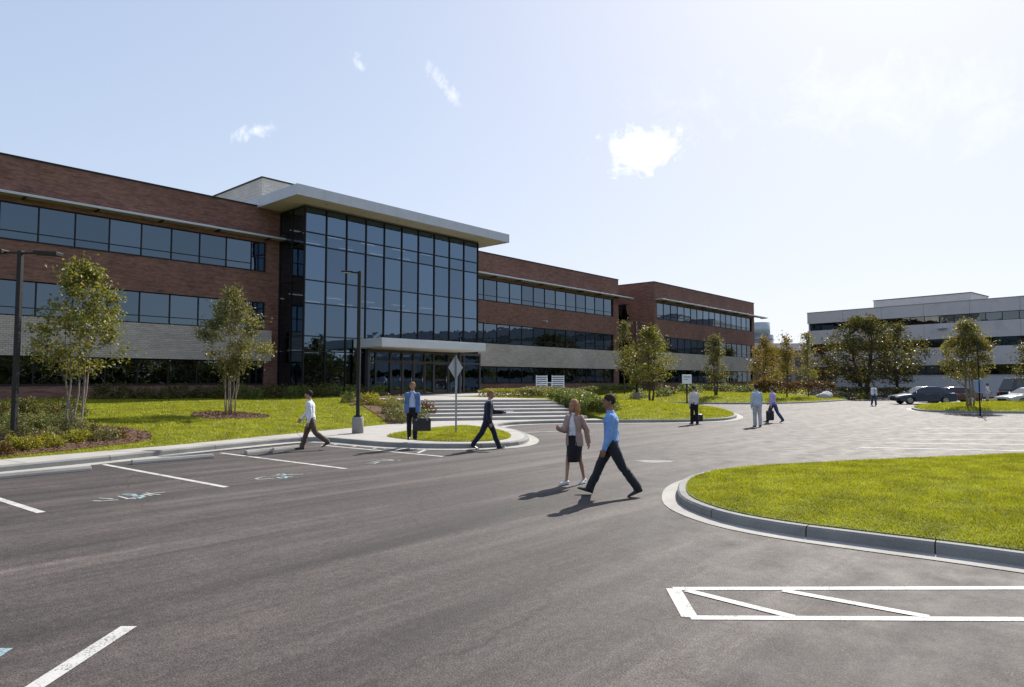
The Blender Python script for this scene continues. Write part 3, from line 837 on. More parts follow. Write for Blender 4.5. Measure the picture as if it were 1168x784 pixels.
# entrance storefront in the atrium's ground floor
SF0, SF1 = AX0 + 3 * cw, AX1
edges = [SF0, SF0 + .75, SF0 + 2.1, SF0 + 3.2, SF0 + 4.3, SF0 + 5.4, SF0 + 6.3, SF0 + 7.9, SF0 + 9.6, SF1]
ef = MB(); ys = AY - .32
for x in edges: ef.box(x - .06, ys, PLZ, x + .06, ys + .2, 4.22)
for a, b in zip(edges[:-1], edges[1:]):
    ef.box(a + .06, ys + .01, 3.30, b - .06, ys + .19, 3.44); ef.box(a + .06, ys + .01, 4.02, b - .06, ys + .19, 4.22); ef.box(a + .06, ys + .01, PLZ, b - .06, ys + .19, PLZ + .12)
store = part(ef, 'storefront', M['frame_metal'])
for k, (a, b) in enumerate(zip(edges[:-1], edges[1:])):
    dr = k in (2, 3, 4, 6)
    if not dr:
        p = MB(); p.add([(a + .06, ys + .1, PLZ + .12), (b - .06, ys + .1, PLZ + .12), (b - .06, ys + .1, 3.3), (a + .06, ys + .1, 3.3)], [(0, 1, 2, 3)])
        p.build('glass_panel', M['atrium_glass'], store, world=True)
    p = MB(); p.add([(a + .06, ys + .1, 3.44), (b - .06, ys + .1, 3.44), (b - .06, ys + .1, 4.02), (a + .06, ys + .1, 4.02)], [(0, 1, 2, 3)])
    p.build('transom_glass', M['atrium_glass'], store, world=True)
    if dr:
        d = MB(); x0, x1 = a + .065, b - .065; z0, z1 = PLZ + .125, 3.295; t = .09
        d.box(x0, ys + .06, z0, x0 + t, ys + .12, z1); d.box(x1 - t, ys + .06, z0, x1, ys + .12, z1)
        d.box(x0 + t, ys + .06, z1 - t, x1 - t, ys + .12, z1); d.box(x0 + t, ys + .06, z0, x1 - t, ys + .12, z0 + .22); d.box(x0 + t, ys + .065, 2.0, x1 - t, ys + .115, 2.07)
        do = part(d, 'door', M['frame_metal'])
        p = MB()
        for za, zb in ((z0 + .22, 2.0), (2.07, z1 - t)): p.add([(x0 + t, ys + .09, za), (x1 - t, ys + .09, za), (x1 - t, ys + .09, zb), (x0 + t, ys + .09, zb)], [(0, 1, 2, 3)])
        p.build('pane', M['atrium_glass'], do, world=True)
        h = MB(); h.tube([(x1 - .16, ys + .02, 1.75), (x1 - .16, ys + .02, 2.3)], .018, 8); h.build('handle', M['chrome'], do, world=True)
# link to the end block
lk = MB(); lk.box(MW1 + .001, 47.5, GB, 71.59, 47.9, 12.9); part(lk, 'link_wall', M['brick'])
lg = MB()
for z0, z1 in ROWS:
    lg.add([(67.6, 47.44, z0), (71.5, 47.44, z0), (71.5, 47.44, z1), (67.6, 47.44, z1)], [(0, 1, 2, 3)])
part(lg, 'link_window', M['glass'])
# small wall camera on the middle wing
wc = MB(); wc.tube([(53.4, 42.7, 8.05), (53.4, 42.45, 7.95)], [.06, .07], 10); wc.box(53.34, 42.7, 8.0, 53.46, 42.998, 8.1)
part(wc, 'wall_camera', M['white_metal'])

# end block
YR = 40.6
rb = thing('office_building', 'smaller brick office block standing beyond the gap at the far end', 'building', (71.6, YR, 0))
RX0, RX1 = 71.6, 102.0
shell(rb, RX0, RX1, 72.3, 101.1, YR, 'end', (False, True))
ew = MB(); eyo = [(YR + .4, 44.1), (46.3, YR + 16)]
for a, b in eyo: ew.box(RX0, a, GB, RX0 + .4, b, TOP)
for a, b in ((GB, .95), (3.28, 5.42), (7.30, 9.42), (11.4, TOP)): ew.box(RX0, 44.1, a, RX0 + .4, 46.3, b)
part(ew, 'end_wall', M['brick'], rb)
ec = MB(); ec.box(RX0 - .04, YR + .46, TOP, RX0 + .45, YR + 16, TOP + .09); part(ec, 'coping', M['dark_metal'], rb)
for z0, z1 in ((.95, 3.28), (5.42, 7.30), (9.42, 11.4)):
    f = MB(); f.box(RX0 + .1, 44.1, z0, RX0 + .2, 44.16, z1); f.box(RX0 + .1, 46.24, z0, RX0 + .2, 46.3, z1); f.box(RX0 + .1, 45.17, z0, RX0 + .2, 45.23, z1)
    f.box(RX0 + .1, 44.16, z1 - .06, RX0 + .2, 46.24, z1); f.box(RX0 + .1, 44.16, z0, RX0 + .2, 46.24, z0 + .06)
    w_ = part(f, 'end_window', M['dark_metal'], rb)
    p = MB(); p.add([(RX0 + .15, 46.3, z0), (RX0 + .15, 44.1, z0), (RX0 + .15, 44.1, z1), (RX0 + .15, 46.3, z1)], [(0, 1, 2, 3)])
    p.build('pane', M['glass'], w_, world=True)
for r_, tr in ((0, 0), (1, .42), (2, .45)): ribbon(rb, 72.3, (101.1 - 72.3) / 16, 16, YR, r_, tr)
light_shelf(rb, RX0 + .3, 105.2, YR, .95); white_band(rb, RX0 + .02, RX1 + .3, YR)

# ---------------------------------------------------------------- pale office building on the right
P0 = Vector((104.0, 33.4)); ang = math.atan2(-.987, -.157)
wb = thing('office_building', 'pale concrete panelled office building with three dark ribbon window bands', 'building', (P0.x, P0.y, 0), ang)
WL, WD = 78.0, 26.0
def wpart(mb, name, m, parent=None, **kw): return mb.build(name, m, parent or wb, **kw)
# local: x along the front to the right in the photo, +y is behind the front?  front normal = local -y after check
ln = Vector((math.cos(ang + math.pi / 2), math.sin(ang + math.pi / 2)))
SG = -1 if ln.dot(Vector((-.987, .157))) > 0 else 1           # SG*y points into the building
def wbox(mb, x0, y0, z0, x1, y1, z1): 
    ya, yb = sorted((SG * y0, SG * y1)); mb.box(x0, ya, z0, x1, yb, z1)
WR = [(2.75, 3.95), (6.2, 7.3), (9.3, 10.35)]; WT = 11.95
wm = MB()
for a, b in ((3.95, 6.2), (7.3, 9.3), (10.35, WT)): wbox(wm, 0, 0, a, WL, .35, b)
wbox(wm, 0, .35, 0, .3, WD, WT); wbox(wm, WL - .3, .35, 0, WL, WD, WT); wbox(wm, .3, WD - .3, 0, WL - .3, WD, WT)
wpart(wm, 'panel_wall', M['precast'])
bs = MB(); wbox(bs, 0, .25, 0, WL, .5, 2.75); wpart(bs, 'base_wall', M['precast2'])
jm = MB()
for x in np.arange(5.2, WL, 5.2):
    for a, b in ((3.95, 6.2), (7.3, 9.3), (10.35, WT)): wbox(jm, x, -.003, a + .01, x + .03, 0, b - .01)
wpart(jm, 'panel_joint', M['joint'])
cpm = MB(); wbox(cpm, -.03, -.04, WT, WL + .03, .4, WT + .09); wpart(cpm, 'coping', M['grey_metal'])
rfm = MB(); wbox(rfm, .3, .35, WT - .7, WL - .3, WD - .3, WT - .5); wpart(rfm, 'roof', M['roof'])
flm = MB()
for z in (2.2, 5.5, 8.6): wbox(flm, .3, .55, z - .3, WL - .3, 8, z)
wpart(flm, 'floor_slab', M['floor_in'])
iwm = MB(); wbox(iwm, .3, 8.0, 0, WL - .3, 8.15, WT - .7); wpart(iwm, 'interior_wall', M['inside'])
bw_ = 1.7
for a, b in WR:
    h = b - a - .004
    def wbay(wd):
        f = MB(); t = .06
        for q in ((0, .12, 0, wd, .2, t), (0, .12, h - t, wd, .2, h), (0, .12, t, t, .2, h - t), (wd - .012, .12, t, wd, .2, h - t)): wbox(f, *q)
        me = f.mesh('window'); me.materials.append(M['dark_metal'])
        pl = []
        for i in range(3):
            d = rnd.uniform(-.006, .006); p = MB()
            vs_ = [(0, SG * (.16 + d), 0), (wd, SG * (.16 - d), 0), (wd, SG * (.16 - d), h), (0, SG * (.16 + d), h)]
            p.add(vs_, [(0, 1, 2, 3) if SG > 0 else (3, 2, 1, 0)]); pm_ = p.mesh('pane'); pm_.materials.append(M['far_glass']); pl.append(pm_)
        return me, pl
    me, pl = wbay(bw_)
    n = 17
    for i in range(n):
        o = inst('window', me, wb, (.35 + i * bw_, 0, a + .002)); inst('pane', pl[i % 3], o)
    me, pl = wbay((WL - .7 - n * bw_) / 6)
    for i in range(6):
        o = inst('window', me, wb, (.35 + n * bw_ + i * (WL - .7 - n * bw_) / 6, 0, a + .002)); inst('pane', pl[i % 3], o)
ptm = MB(); wbox(ptm, 7.4, 5, WT - .5, 19.6, 12, 13.5); pto = wpart(ptm, 'penthouse', M['precast'])
ptc = MB(); wbox(ptc, 7.32, 4.92, 13.5, 19.68, 12.1, 13.58); ptc.build('coping', M['dark_metal'], pto)
wl = MB(); wbox(wl, 17.2, -.5, 8.62, 18.3, -.01, 8.72); wbox(wl, 17.6, -.4, 8.72, 17.8, -.01, 9.0); wpart(wl, 'wall_light', M['white_metal'])

# far glass tower and a low building between the trees
tp = at_depth(868, 300)
tw = thing('glass_tower', 'distant round glass tower just past the end of the brick block', 'tower', tp)
tb = MB(); tb.tube([(0, 0, 0), (0, 0, 22)], 5.4, 28); tb.build('tower_body', pm('tower_glass_skin', (.16, .20, .26), .25, .1, .3, .2), tw)
tb = MB()
for z in range(2, 22, 3): tb.tube([(0, 0, z), (0, 0, z + .5)], 5.46, 28)
tb.build('floor_band', M['grey_metal'], tw)
tb = MB(); tb.tube([(0, 0, 22), (0, 0, 27.6)], 4.1, 28); tb.build('tower_top', pm('tower_crown_glass', (.42, .48, .53), .2, .05, .3, .1), tw)
lp = at_depth(905, 128)
lb = thing('low_building', 'low grey flat roofed building seen between the autumn trees', 'building', lp, HEAD - math.pi / 2)
q = MB(); q.box(-9, 0, 0, 9, 14, 7.6); q.build('wall', concrete_mat('brown_render', (.27, .23, .20)), lb)
q = MB(); q.box(-9.4, -.5, 7.6, 9.4, 14.4, 9.0); q.build('roof_fascia', M['precast'], lb)
q = MB()
for k in range(6):
    for a_, b_ in ((1.2, 3.4), (4.6, 6.4)):
        q = MB(); q.box(-8.3 + 2.9 * k, -.06, a_, -6.3 + 2.9 * k, -.003, b_); q.build('window', M['car_glass'], lb)
# ---------------------------------------------------------------- leaves, trees, shrubs, grass
def np_mesh(name, V, F, m):
    me = bpy.data.meshes.new(name)
    me.vertices.add(len(V)); me.vertices.foreach_set('co', V.astype(np.float32).ravel())
    k = F.shape[1]
    me.loops.add(F.size); me.loops.foreach_set('vertex_index', F.astype(np.int32).ravel())
    me.polygons.add(len(F)); me.polygons.foreach_set('loop_start', np.arange(0, F.size, k, dtype=np.int32))
    me.polygons.foreach_set('loop_total', np.full(len(F), k, np.int32))
    me.update(calc_edges=True); me.materials.append(m); return me
def leaves(name, C, size, m, rs, flat=.0, aspect=.62):
    """one folded leaf (two triangles) per centre"""
    n = len(C)
    d = rs.normal(size=(n, 3)); d[:, 2] = d[:, 2] * (1 - flat) + .1; d /= np.linalg.norm(d, axis=1)[:, None]
    u = rs.normal(size=(n, 3)); u -= d * (u * d).sum(1)[:, None]; u /= np.linalg.norm(u, axis=1)[:, None]
    nn = np.cross(d, u)
    s = (size * rs.uniform(.65, 1.3, n))[:, None]
    a = C - d * s * .5; b = C + u * s * aspect * .5 + nn * s * .1; c = C + d * s * .5; e = C - u * s * aspect * .5 + nn * s * .1
    V = np.stack([a, b, c, e], 1).reshape(-1, 3)
    i = np.arange(n)[:, None] * 4
    F = np.concatenate([i + np.array([[0, 1, 2]]), i + np.array([[0, 2, 3]])], 0)
    return np_mesh(name, V, F, m)

def tree(name, label, loc, H, base, rad, stems, leafmat, bark, seed, nclust, per, lsize, spread, clr=.32, prof=None, group=None, trunk_r=.05, lean=.0, flare=.35, rz=0):
    rs = np.random.RandomState(seed)
    t = thing(name, label, 'tree', loc, rz, group)
    prof = prof or (lambda f: (math.sin(math.pi * min(1, (f * .86 + .14)) ** .85)) ** .75)
    tr = MB(); paths = []
    for k in range(stems):
        a = 2 * math.pi * k / stems + rs.uniform(-.4, .4)
        b0 = Vector((math.cos(a), math.sin(a), 0)) * (rs.uniform(.10, .22) if stems > 1 else 0)
        top = Vector((math.cos(a), math.sin(a), 0)) * rad * (flare * rs.uniform(.6, 1.2) if stems > 1 else .06)
        hh = H * (rs.uniform(.78, .95) if k else .96)
        pts = []; n = 9
        for i in range(n):
            f = i / (n - 1)
            w = Vector((rs.normal(0, .05), rs.normal(0, .05), 0)) * (1 if 0 < i else 0) * rad * .5
            pts.append(b0.lerp(top, f ** .8) + Vector((lean * f, 0, hh * f - (.06 if i == 0 else 0))) + w)
        tr.tube(pts, [trunk_r * ((1 - i / (n - 1)) ** .8 * .9 + .12) * (1.25 if i == 0 else 1) for i in range(n)], 8)
        paths.append(pts)
    C = []
    lob = [(rs.uniform(0, 6.28), rs.uniform(.15, 1), rs.uniform(.75, 1.25)) for _ in range(9)]
    for k in range(nclust):
        f = rs.uniform(0, 1) ** .9
        a = rs.uniform(0, 2 * math.pi)
        r = rad * prof(f) * math.sqrt(rs.uniform(.05, 1))
        for la, lf, lg in lob:
            if abs(f - lf) < .16 and abs((a - la + math.pi) % (2 * math.pi) - math.pi) < .7: r *= lg
        tip = Vector((r * math.cos(a) + lean * f, r * math.sin(a), base + (H - base) * f))
        pts = paths[rs.randint(len(paths))]
        best = min((q for P in paths for q in P[2:]), key=lambda q: (q - tip).length + (3.0 if q.z > tip.z - .15 * rad else 0))
        if (best - tip).length > .15:
            midp = best.lerp(tip, .5) + Vector((rs.normal(0, .06), rs.normal(0, .06), .04 - .06 * rad)) * rad * .5
            r0 = trunk_r * .32
            tr.tube([best, midp, tip], [r0, r0 * .6, r0 * .25], 5, False)
        m_ = int(per * rs.uniform(.55, 1.4))
        q = rs.normal(size=(m_, 3)) * np.array([1, 1, .8]) * clr * rs.uniform(.7, 1.25)
        C.append(q * .62 + np.array(tip))
    tr.build('trunk', bark, t)
    me = leaves('crown', np.concatenate(C), lsize, leafmat, rs)
    inst('crown', me, t)
    return t

L = lambda x, y: on(hz_left, x, y)
drop = lambda f: (1.12 * f / .3 if f < .3 else 1.12 * ((1 - f) / .7) ** .8) * .93 + .12
orb = lambda f: max(.12, 1 - abs(2 * f - .9) ** 2.2) ** .55
spire = lambda f: .92 * (1 - f) ** .62 * min(1, .45 + f * 3.2) + .06
egg = lambda f: (math.sin(math.pi * (.12 + .88 * f) ** .78)) ** .8 * .95 + .05
p = L(86, 494)
tree('multi_stem_tree', 'taller young tree with pale bare stems in the planting bed by the double headed lamp', p, 4.95, 1.75, 1.18, 5, M['leaf_olive'], M['bark'], 11, 100, 72, .10, .3, .25, egg, 'young trees on the lawn before the brick wing', .029, flare=.42)
p = L(262, 474)
TREE2 = p
tree('multi_stem_tree', 'shorter bushy tree with pale stems in a round mulch ring on the lawn', p, 4.95, 1.6, 1.2, 8, M['leaf_grey'], M['bark'], 23, 115, 72, .10, .3, .25, drop, 'young trees on the lawn before the brick wing', .021, flare=.3)
p = on(hz_mid, 742, 455); p = at_depth(741, 54); p.z = .2
tree('round_tree', 'bushy green tree beside the black lamp at the gap between the brick blocks', p, 5.9, 1.6, 2.05, 2, M['leaf_olive'], M['dark_bark'], 31, 110, 52, .16, .3, .42, egg, 'trees before the end block', .085)
p = at_depth(712, 58); p.z = .9
tree('slender_tree', 'thin tall tree left of the black lamp at the gap between the brick blocks', p, 6.0, 1.9, 1.0, 1, M['leaf_grey'], M['dark_bark'], 37, 45, 45, .15, .3, .36, spire, 'trees before the end block', .06)
p = at_depth(816, 62); p.z = .7
tree('slender_tree', 'narrow green tree standing before the middle of the end brick block', p, 5.2, 1.3, 1.35, 2, M['leaf_grey'], M['dark_bark'], 41, 75, 48, .16, .3, .38, spire, 'trees before the end block', .07)
p = at_depth(871, 84); p.z = .3
tree('autumn_tree', 'orange autumn tree at the right end of the brick end block', p, 7.0, 1.0, 1.7, 2, M['leaf_orange'], M['dark_bark'], 43, 60, 50, .22, .3, .55, egg, 'autumn trees at the drive end', .09)
p = at_depth(897, 63); p.z = .15
tree('autumn_tree', 'slim rust brown tree with a dark trunk standing nearer the road than its neighbours', p, 5.9, 2.3, .95, 1, M['leaf_orange'], M['dark_bark'], 47, 42, 44, .17, .3, .40, spire, 'autumn trees at the drive end', .07)
p = at_depth(921, 66); p.z = .15
tree('autumn_tree', 'slim sparse yellow green tree at the corner of the pale building', p, 6.3, 1.9, 1.15, 1, M['leaf_yellow'], M['dark_bark'], 53, 45, 42, .17, .3, .42, spire, 'autumn trees at the drive end', .06)
for k, (x, t_, h, r, mt, lab) in enumerate(((880, 100, 6.8, 2.2, 'leaf_orange', 'broad orange tree behind the slim rust brown tree'), (938, 92, 6.5, 2.4, 'leaf_rust', 'reddish tree tucked left of the big dark tree'))):
    p = at_depth(x, t_)
    tree('autumn_tree', lab, p, h, 1.2, r * .85, 2, M[mt], M['dark_bark'], 60 + k, 48, 44, .26, .3, .55, egg, 'autumn trees at the drive end', .1)
p = at_depth(985, 76); p.z = 0
tree('broad_tree', 'big dark spreading tree before the pale office building', p, 9.0, 1.9, 4.2, 3, M['leaf_dark'], M['dark_bark'], 71, 155, 56, .25, .3, .62, orb, None, .2, flare=.5)
p = at_depth(1022, 80); p.z = 0
tree('broad_tree', 'second dark spreading tree, right of and behind the biggest one', p, 8.4, 1.9, 3.0, 2, M['leaf_dark'], M['dark_bark'], 73, 80, 60, .26, .3, .62, orb, None, .16, flare=.5)
p = at_depth(1104, 43.5); p.z = .35
tree('multi_stem_tree', 'yellowing multi stem tree on the grass island by the parked cars', p, 5.35, 1.8, 1.4, 5, M['leaf_yellow'], M['bark'], 79, 120, 56, .145, .3, .34, egg, None, .05, flare=.3)
p = at_depth(1178, 52); p.z = .2
tree('round_tree', 'green tree at the right edge of the view behind the black van', p, 5.0, 1.5, 1.3, 2, M['leaf_dark'], M['dark_bark'], 83, 60, 50, .17, .3, .42, egg, None, .08)
# trees across the car park (they show as reflections in the glass)
rs_ = np.random.RandomState(77); wx_ = rs_.uniform(-30, 112, 15000); wy_ = -58 + rs_.normal(0, 3, 15000)
wt_ = 6.3 + np.array([noise.noise((q * .16, 3.3, 0)) * 2.6 + noise.noise((q * .5, 8.3, 0)) * 1.4 for q in wx_])
tag(inst('far_wood', leaves('far_wood', np.stack([wx_, wy_, wt_ * rs_.uniform(0, 1, 15000) ** .8], 1), 1.1, M['leaf_dark'], rs_)), kind='stuff')
for k, (x, y, h, r) in enumerate(((66, -24, 9, 4.2), (60, -33, 8, 4.0), (52, -38, 10, 4.5), (70, -38, 9, 4), (18, -32, 9, 4), (30, -40, 10, 4.5))):
    tree('broad_tree', ['dark tree behind the viewer mirrored low in the atrium glass', 'dark tree mirrored in the windows of the brick wing'][k // 4], (x, y, 0), h, 1.2, r, 2, M['leaf_dark'], M['dark_bark'], 90 + k, 70, 60, .4, .3, .9, egg, 'trees across the car park', .2)

# mulch
def chips(name, poly, zf, n, seed, size=.075):
    rs = np.random.RandomState(seed)
    xs = [q[0] for q in poly]; ys = [q[1] for q in poly]
    X = rs.uniform(min(xs), max(xs), n * 3); Y = rs.uniform(min(ys), max(ys), n * 3)
    k = np_in(poly, X, Y); X = X[k][:n]; Y = Y[k][:n]
    C = np.stack([X, Y, zf(X, Y) + rs.uniform(.0, .03, len(X))], 1)
    o = inst(name, leaves(name, C, size, M['chip'], rs, .8, .35)); tag(o, kind='stuff'); return o
up3 = lambda f, d: (lambda X, Y: f(X, Y) + d)
def blob(cx, cy, rx, ry, seed, n=26, rot=0):
    rs = random.Random(seed); out = []
    for i in range(n):
        t = 2 * math.pi * i / n; k = 1 + .08 * math.sin(3 * t + seed) + rs.uniform(-.05, .05)
        a, b = rx * k * math.cos(t), ry * k * math.sin(t)
        out.append(Vector((cx + a * math.cos(rot) - b * math.sin(rot), cy + a * math.sin(rot) + b * math.cos(rot))))
    return out
ring = blob(TREE2.x, TREE2.y, 1.45, 1.25, 3)
sheet('mulch_ring', ring, up3(hz_left, .03), M['mulch'], .35, skirt=.05); chips('mulch', ring, up3(hz_left, .035), 1300, 5)
bed_ctl = [L(0, 522), L(30, 519), L(90, 513), L(140, 507), L(172, 502), L(168, 494), L(140, 489), L(105, 486), L(60, 480), L(0, 475), L(-80, 480), L(-90, 520)]
bed = smooth_line([(q.x, q.y) for q in bed_ctl], .4, True)
bed = [q for q in bed]
sheet('mulch_bed', bed, up3(hz_left, .03), M['mulch'], .4, skirt=.05); chips('mulch', bed, up3(hz_left, .035), 5200, 6)
bed2_ctl = [L(478, 487), L(448, 486), L(436, 478), L(424, 470), L(412, 463), L(400, 458), L(425, 455), L(460, 455), L(482, 459), L(490, 470), L(490, 480)]
bed2 = smooth_line([(q.x, q.y) for q in bed2_ctl], .4, True)
sheet('mulch_bed', bed2, up3(hz_left, .04), M['mulch'], .4, skirt=.05); chips('mulch', bed2, up3(hz_left, .045), 2500, 8, .09)

# grass blades
def grass(poly, zf, dens, seed, hgt=.06, wid=.012, excl=(), near=None):
    rs = np.random.RandomState(seed)
    xs = [q[0] for q in poly]; ys = [q[1] for q in poly]
    x0, x1, y0, y1 = min(xs), max(xs), min(ys), max(ys)
    n = int((x1 - x0) * (y1 - y0) * dens)
    X = rs.uniform(x0, x1, n); Y = rs.uniform(y0, y1, n)
    k = np_in(poly, X, Y)
    for e in excl: k &= ~np_in(e, X, Y)
    # only what the lens could plausibly see, thinned with distance
    dz = X * math.cos(HEAD) + Y * math.sin(HEAD); dx = X * math.sin(HEAD) - Y * math.cos(HEAD)
    k &= (dz > 1) & (np.abs(dx) < dz * .95 + 4)
    if near: k &= rs.uniform(size=n) < np.clip((near / np.maximum(dz, .1)) ** 1.5, 0, 1)
    X = X[k]; Y = Y[k]; n = len(X); dz = dz[k]
    Z = zf(X, Y) - .006
    cl = np.array([noise.noise((a * 1.3, b * 1.3, seed)) for a, b in zip(X, Y)]) if n < 400000 else 0
    a = rs.uniform(0, 2 * math.pi, n); h = hgt * rs.uniform(.5, 1.35, n) * (1 + .35 * cl); wd = wid * rs.uniform(.7, 1.4, n) * (np.maximum(dz / (near or 8), 1) ** .75)
    lx = rs.normal(0, .5, n) * h; ly = rs.normal(0, .5, n) * h
    dxv = np.cos(a) * wd / 2; dyv = np.sin(a) * wd / 2
    V = np.stack([np.stack([X - dxv, Y - dyv, Z], 1), np.stack([X + dxv, Y + dyv, Z], 1), np.stack([X + lx, Y + ly, Z + h], 1)], 1).reshape(-1, 3)
    o = inst('grass', np_mesh('grass', V, np.arange(3 * n).reshape(-1, 3), M['grass'])); tag(o, kind='stuff'); return n
NG_ = []
NG_.append(grass(offset(near, -.52), znear, 4200, 1, .036, .011, near=9))
NG_.append(grass(left_poly, hz_left, 1300, 2, .05, .02, (bed, bed2, ring), 17))
NG_.append(grass(isl, zisl, 1500, 3, .055, .018, near=20))
NG_.append(grass(mid_poly, hz_mid, 320, 4, .07, .035, near=34))
NG_.append(grass(pin + [Vector((118, 42)), Vector((60, 42))], hz_plot, 90, 5, .09, .06, near=60))
NG_.append(grass(rgt_in + [Vector((74, -10))], zrgt, 200, 6, .08, .045, near=45))
print('grass', NG_)

# shrubs: a few meshes shared by copies
def shrub_mesh(m, seed, n=900, lsize=.09, tall=.8, spiky=False):
    rs = np.random.RandomState(seed)
    d = rs.normal(size=(n, 3)); d[:, 2] = np.abs(d[:, 2]); d /= np.linalg.norm(d, axis=1)[:, None]
    r = rs.uniform(.35, 1.0, n) ** .5
    b = np.array([noise.noise((q[0] * 2 + seed, q[1] * 2, q[2] * 2)) for q in d]) * .55 + 1
    C = d * (r * b)[:, None] * np.array([.5, .5, tall * (1 if not spiky else 1.1)])
    C[:, 2] = np.maximum(C[:, 2], .02)
    return leaves('shrub', C, lsize, m, rs, -.4 if spiky else 0)
SH = {k: [shrub_mesh(M[m], s + i, n, ls, tl, sp) for i in range(3)] for k, m, s, n, ls, tl, sp in (
    ('lime', 'leaf_lime', 300, 800, .085, .62, False), ('green', 'leaf_shrub', 310, 1000, .08, .75, False), ('sage', 'leaf_sage', 320, 900, .075, .7, True),
    ('dark', 'leaf_dark', 330, 800, .09, .75, False), ('rust', 'leaf_rust', 340, 800, .09, .7, False))}
SN = [0]
def shrub(kind, p, size, label, group, zs=1.0, name='shrub'):
    SN[0] += 1
    o = inst(name, SH[kind][SN[0] % 3], None, (p.x, p.y, p.z - .03), rnd.uniform(0, 6.28), (size, size * rnd.uniform(.85, 1.15), size * zs * rnd.uniform(.85, 1.15)))
    return tag(o, label, 'shrub', group)
G1 = 'low lime shrubs at the front of the mulch bed'
for i, (x, y, s) in enumerate(((31, 512, .62), (52, 508, .58), (63, 510, .5), (82, 504, .52), (97, 503, .5), (14, 513, .6))):
    shrub('lime', L(x, y), s * 1.15, ['bright yellow green shrub just right of the double headed lamp base', 'second lime shrub right of the double lamp, darker on its left side', 'small lime shrub between two larger ones in the mulch bed', 'lime shrub in front of the left pale stems of the tall young tree', 'lime shrub in front of the right pale stems of the tall young tree', 'lime shrub close against the left side of the double lamp'][i], G1)
shrub('rust', L(4, 524), .5, 'brownish tuft at the front left corner of the mulch bed', None)
for i, (x, y, s, k) in enumerate(((113, 503, .5, 'sage'), (125, 502, .55, 'sage'), (136, 500, .5, 'rust'), (108, 498, .5, 'rust'))):
    shrub(k, L(x, y), s, 'straggly small shrub at the right end of the left mulch bed', 'straggly shrubs at the right end of the left mulch bed')
for i in range(16):
    x = -30 + i * 8.2; y = rnd.uniform(484, 500)
    shrub(['sage', 'green', 'sage'][i % 3], L(x, y), rnd.uniform(.5, .8), 'loose grey green shrub behind the lime shrubs in the left bed', 'loose grey green shrubs in the left bed', 1.0)
for i in range(9):
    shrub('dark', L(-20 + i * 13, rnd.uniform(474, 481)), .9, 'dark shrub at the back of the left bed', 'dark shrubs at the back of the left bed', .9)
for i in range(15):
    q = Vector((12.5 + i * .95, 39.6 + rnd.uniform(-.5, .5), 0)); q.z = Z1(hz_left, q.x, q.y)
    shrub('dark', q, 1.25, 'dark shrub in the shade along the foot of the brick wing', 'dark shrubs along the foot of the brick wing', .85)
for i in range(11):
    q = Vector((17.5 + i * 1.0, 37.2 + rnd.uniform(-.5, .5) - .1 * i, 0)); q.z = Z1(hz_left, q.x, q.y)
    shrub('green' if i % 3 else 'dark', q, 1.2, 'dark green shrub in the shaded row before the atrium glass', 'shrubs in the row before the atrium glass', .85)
G5 = 'shrubs on the slope left of the stairs'
labs = ['rounded lime shrub at the top of the slope, nearest the black lamp', 'lime shrub on the slope, second from the black lamp']
for i, (x, y, s, k) in enumerate(((396, 460, .9, 'green'), (417, 462, 1.0, 'lime'), (430, 463, .95, 'lime'), (446, 464, 1.0, 'lime'), (424, 458, .9, 'lime'), (405, 459, .8, 'green'), (447, 472, 1.15, 'sage'), (458, 475, 1.2, 'sage'), (463, 483, 1.1, 'sage'), (450, 481, .95, 'sage'), (478, 478, 1.0, 'green'), (486, 480, .95, 'rust'), (480, 486, .8, 'green'), (470, 466, 1.0, 'sage'), (388, 457, .8, 'lime'))):
    shrub(k, L(x, y), s, {'lime': 'lime yellow shrub on the mulch slope left of the stairs', 'sage': 'pale sage shrub on the mulch slope left of the stairs', 'green': 'dark green shrub on the mulch slope left of the stairs', 'rust': 'brownish shrub on the mulch slope beside the foot of the stairs'}[k], G5 + ', ' + k)
# hedges right of the stairs, each one clipped mass
def hedge(label, a, b, wd, h, zf, m, seed, n, lsize=.12):
    rs = np.random.RandomState(seed); a = Vector(a); b = Vector(b); d = (b - a); k = Vector((-d.y, d.x)).normalized()
    t = rs.uniform(0, 1, n); w_ = rs.uniform(-1, 1, n); hz = rs.uniform(0, 1, n) ** .6
    edge = np.maximum(np.abs(w_), hz); f = np.where(edge < .72, .75 / np.maximum(edge, .2), 1); w_ = np.clip(w_ * f, -1, 1); hz = np.clip(hz * f, 0, 1)
    bump_ = np.array([noise.noise((q * d.length * .9, seed, 0)) for q in t]) * .22 + 1
    X = a.x + d.x * t + k.x * w_ * wd / 2 * bump_; Y = a.y + d.y * t + k.y * w_ * wd / 2 * bump_
    Z = zf(X, Y) + hz * h * bump_ * (1 - .25 * w_ ** 4)
    o = inst('hedge', leaves('hedge', np.stack([X, Y, Z], 1), lsize, M[m], rs)); return tag(o, label, 'hedge')
zp = lambda X, Y: np.full(X.shape, PLZ - .05)
hedge('clipped green hedge running up the right side of the stairs', SB + Vector((1.15, .2)), TR + Vector((1.15, 0)), 1.4, .75, lambda X, Y: hz_mid(X, Y), 'leaf_shrub', 401, 5600, .10)
hedge('low clipped bright hedge along the back right of the plaza', (31.7, 30.5), (44.5, 32.6), 1.1, .62, hz_mid, 'leaf_lime', 402, 5500)
hedge('long dark green hedge along the front of the middle wing', (45.5, 38.5), (66.5, 39.5), 1.6, .7, hz_mid, 'leaf_shrub', 403, 6000, .15)
hedge('sunlit loose hedge along the back of the centre lawn', (34.5, 29.0), (47.6, 33.5), 1.8, .75, hz_mid, 'leaf_sage', 404, 6500, .14)
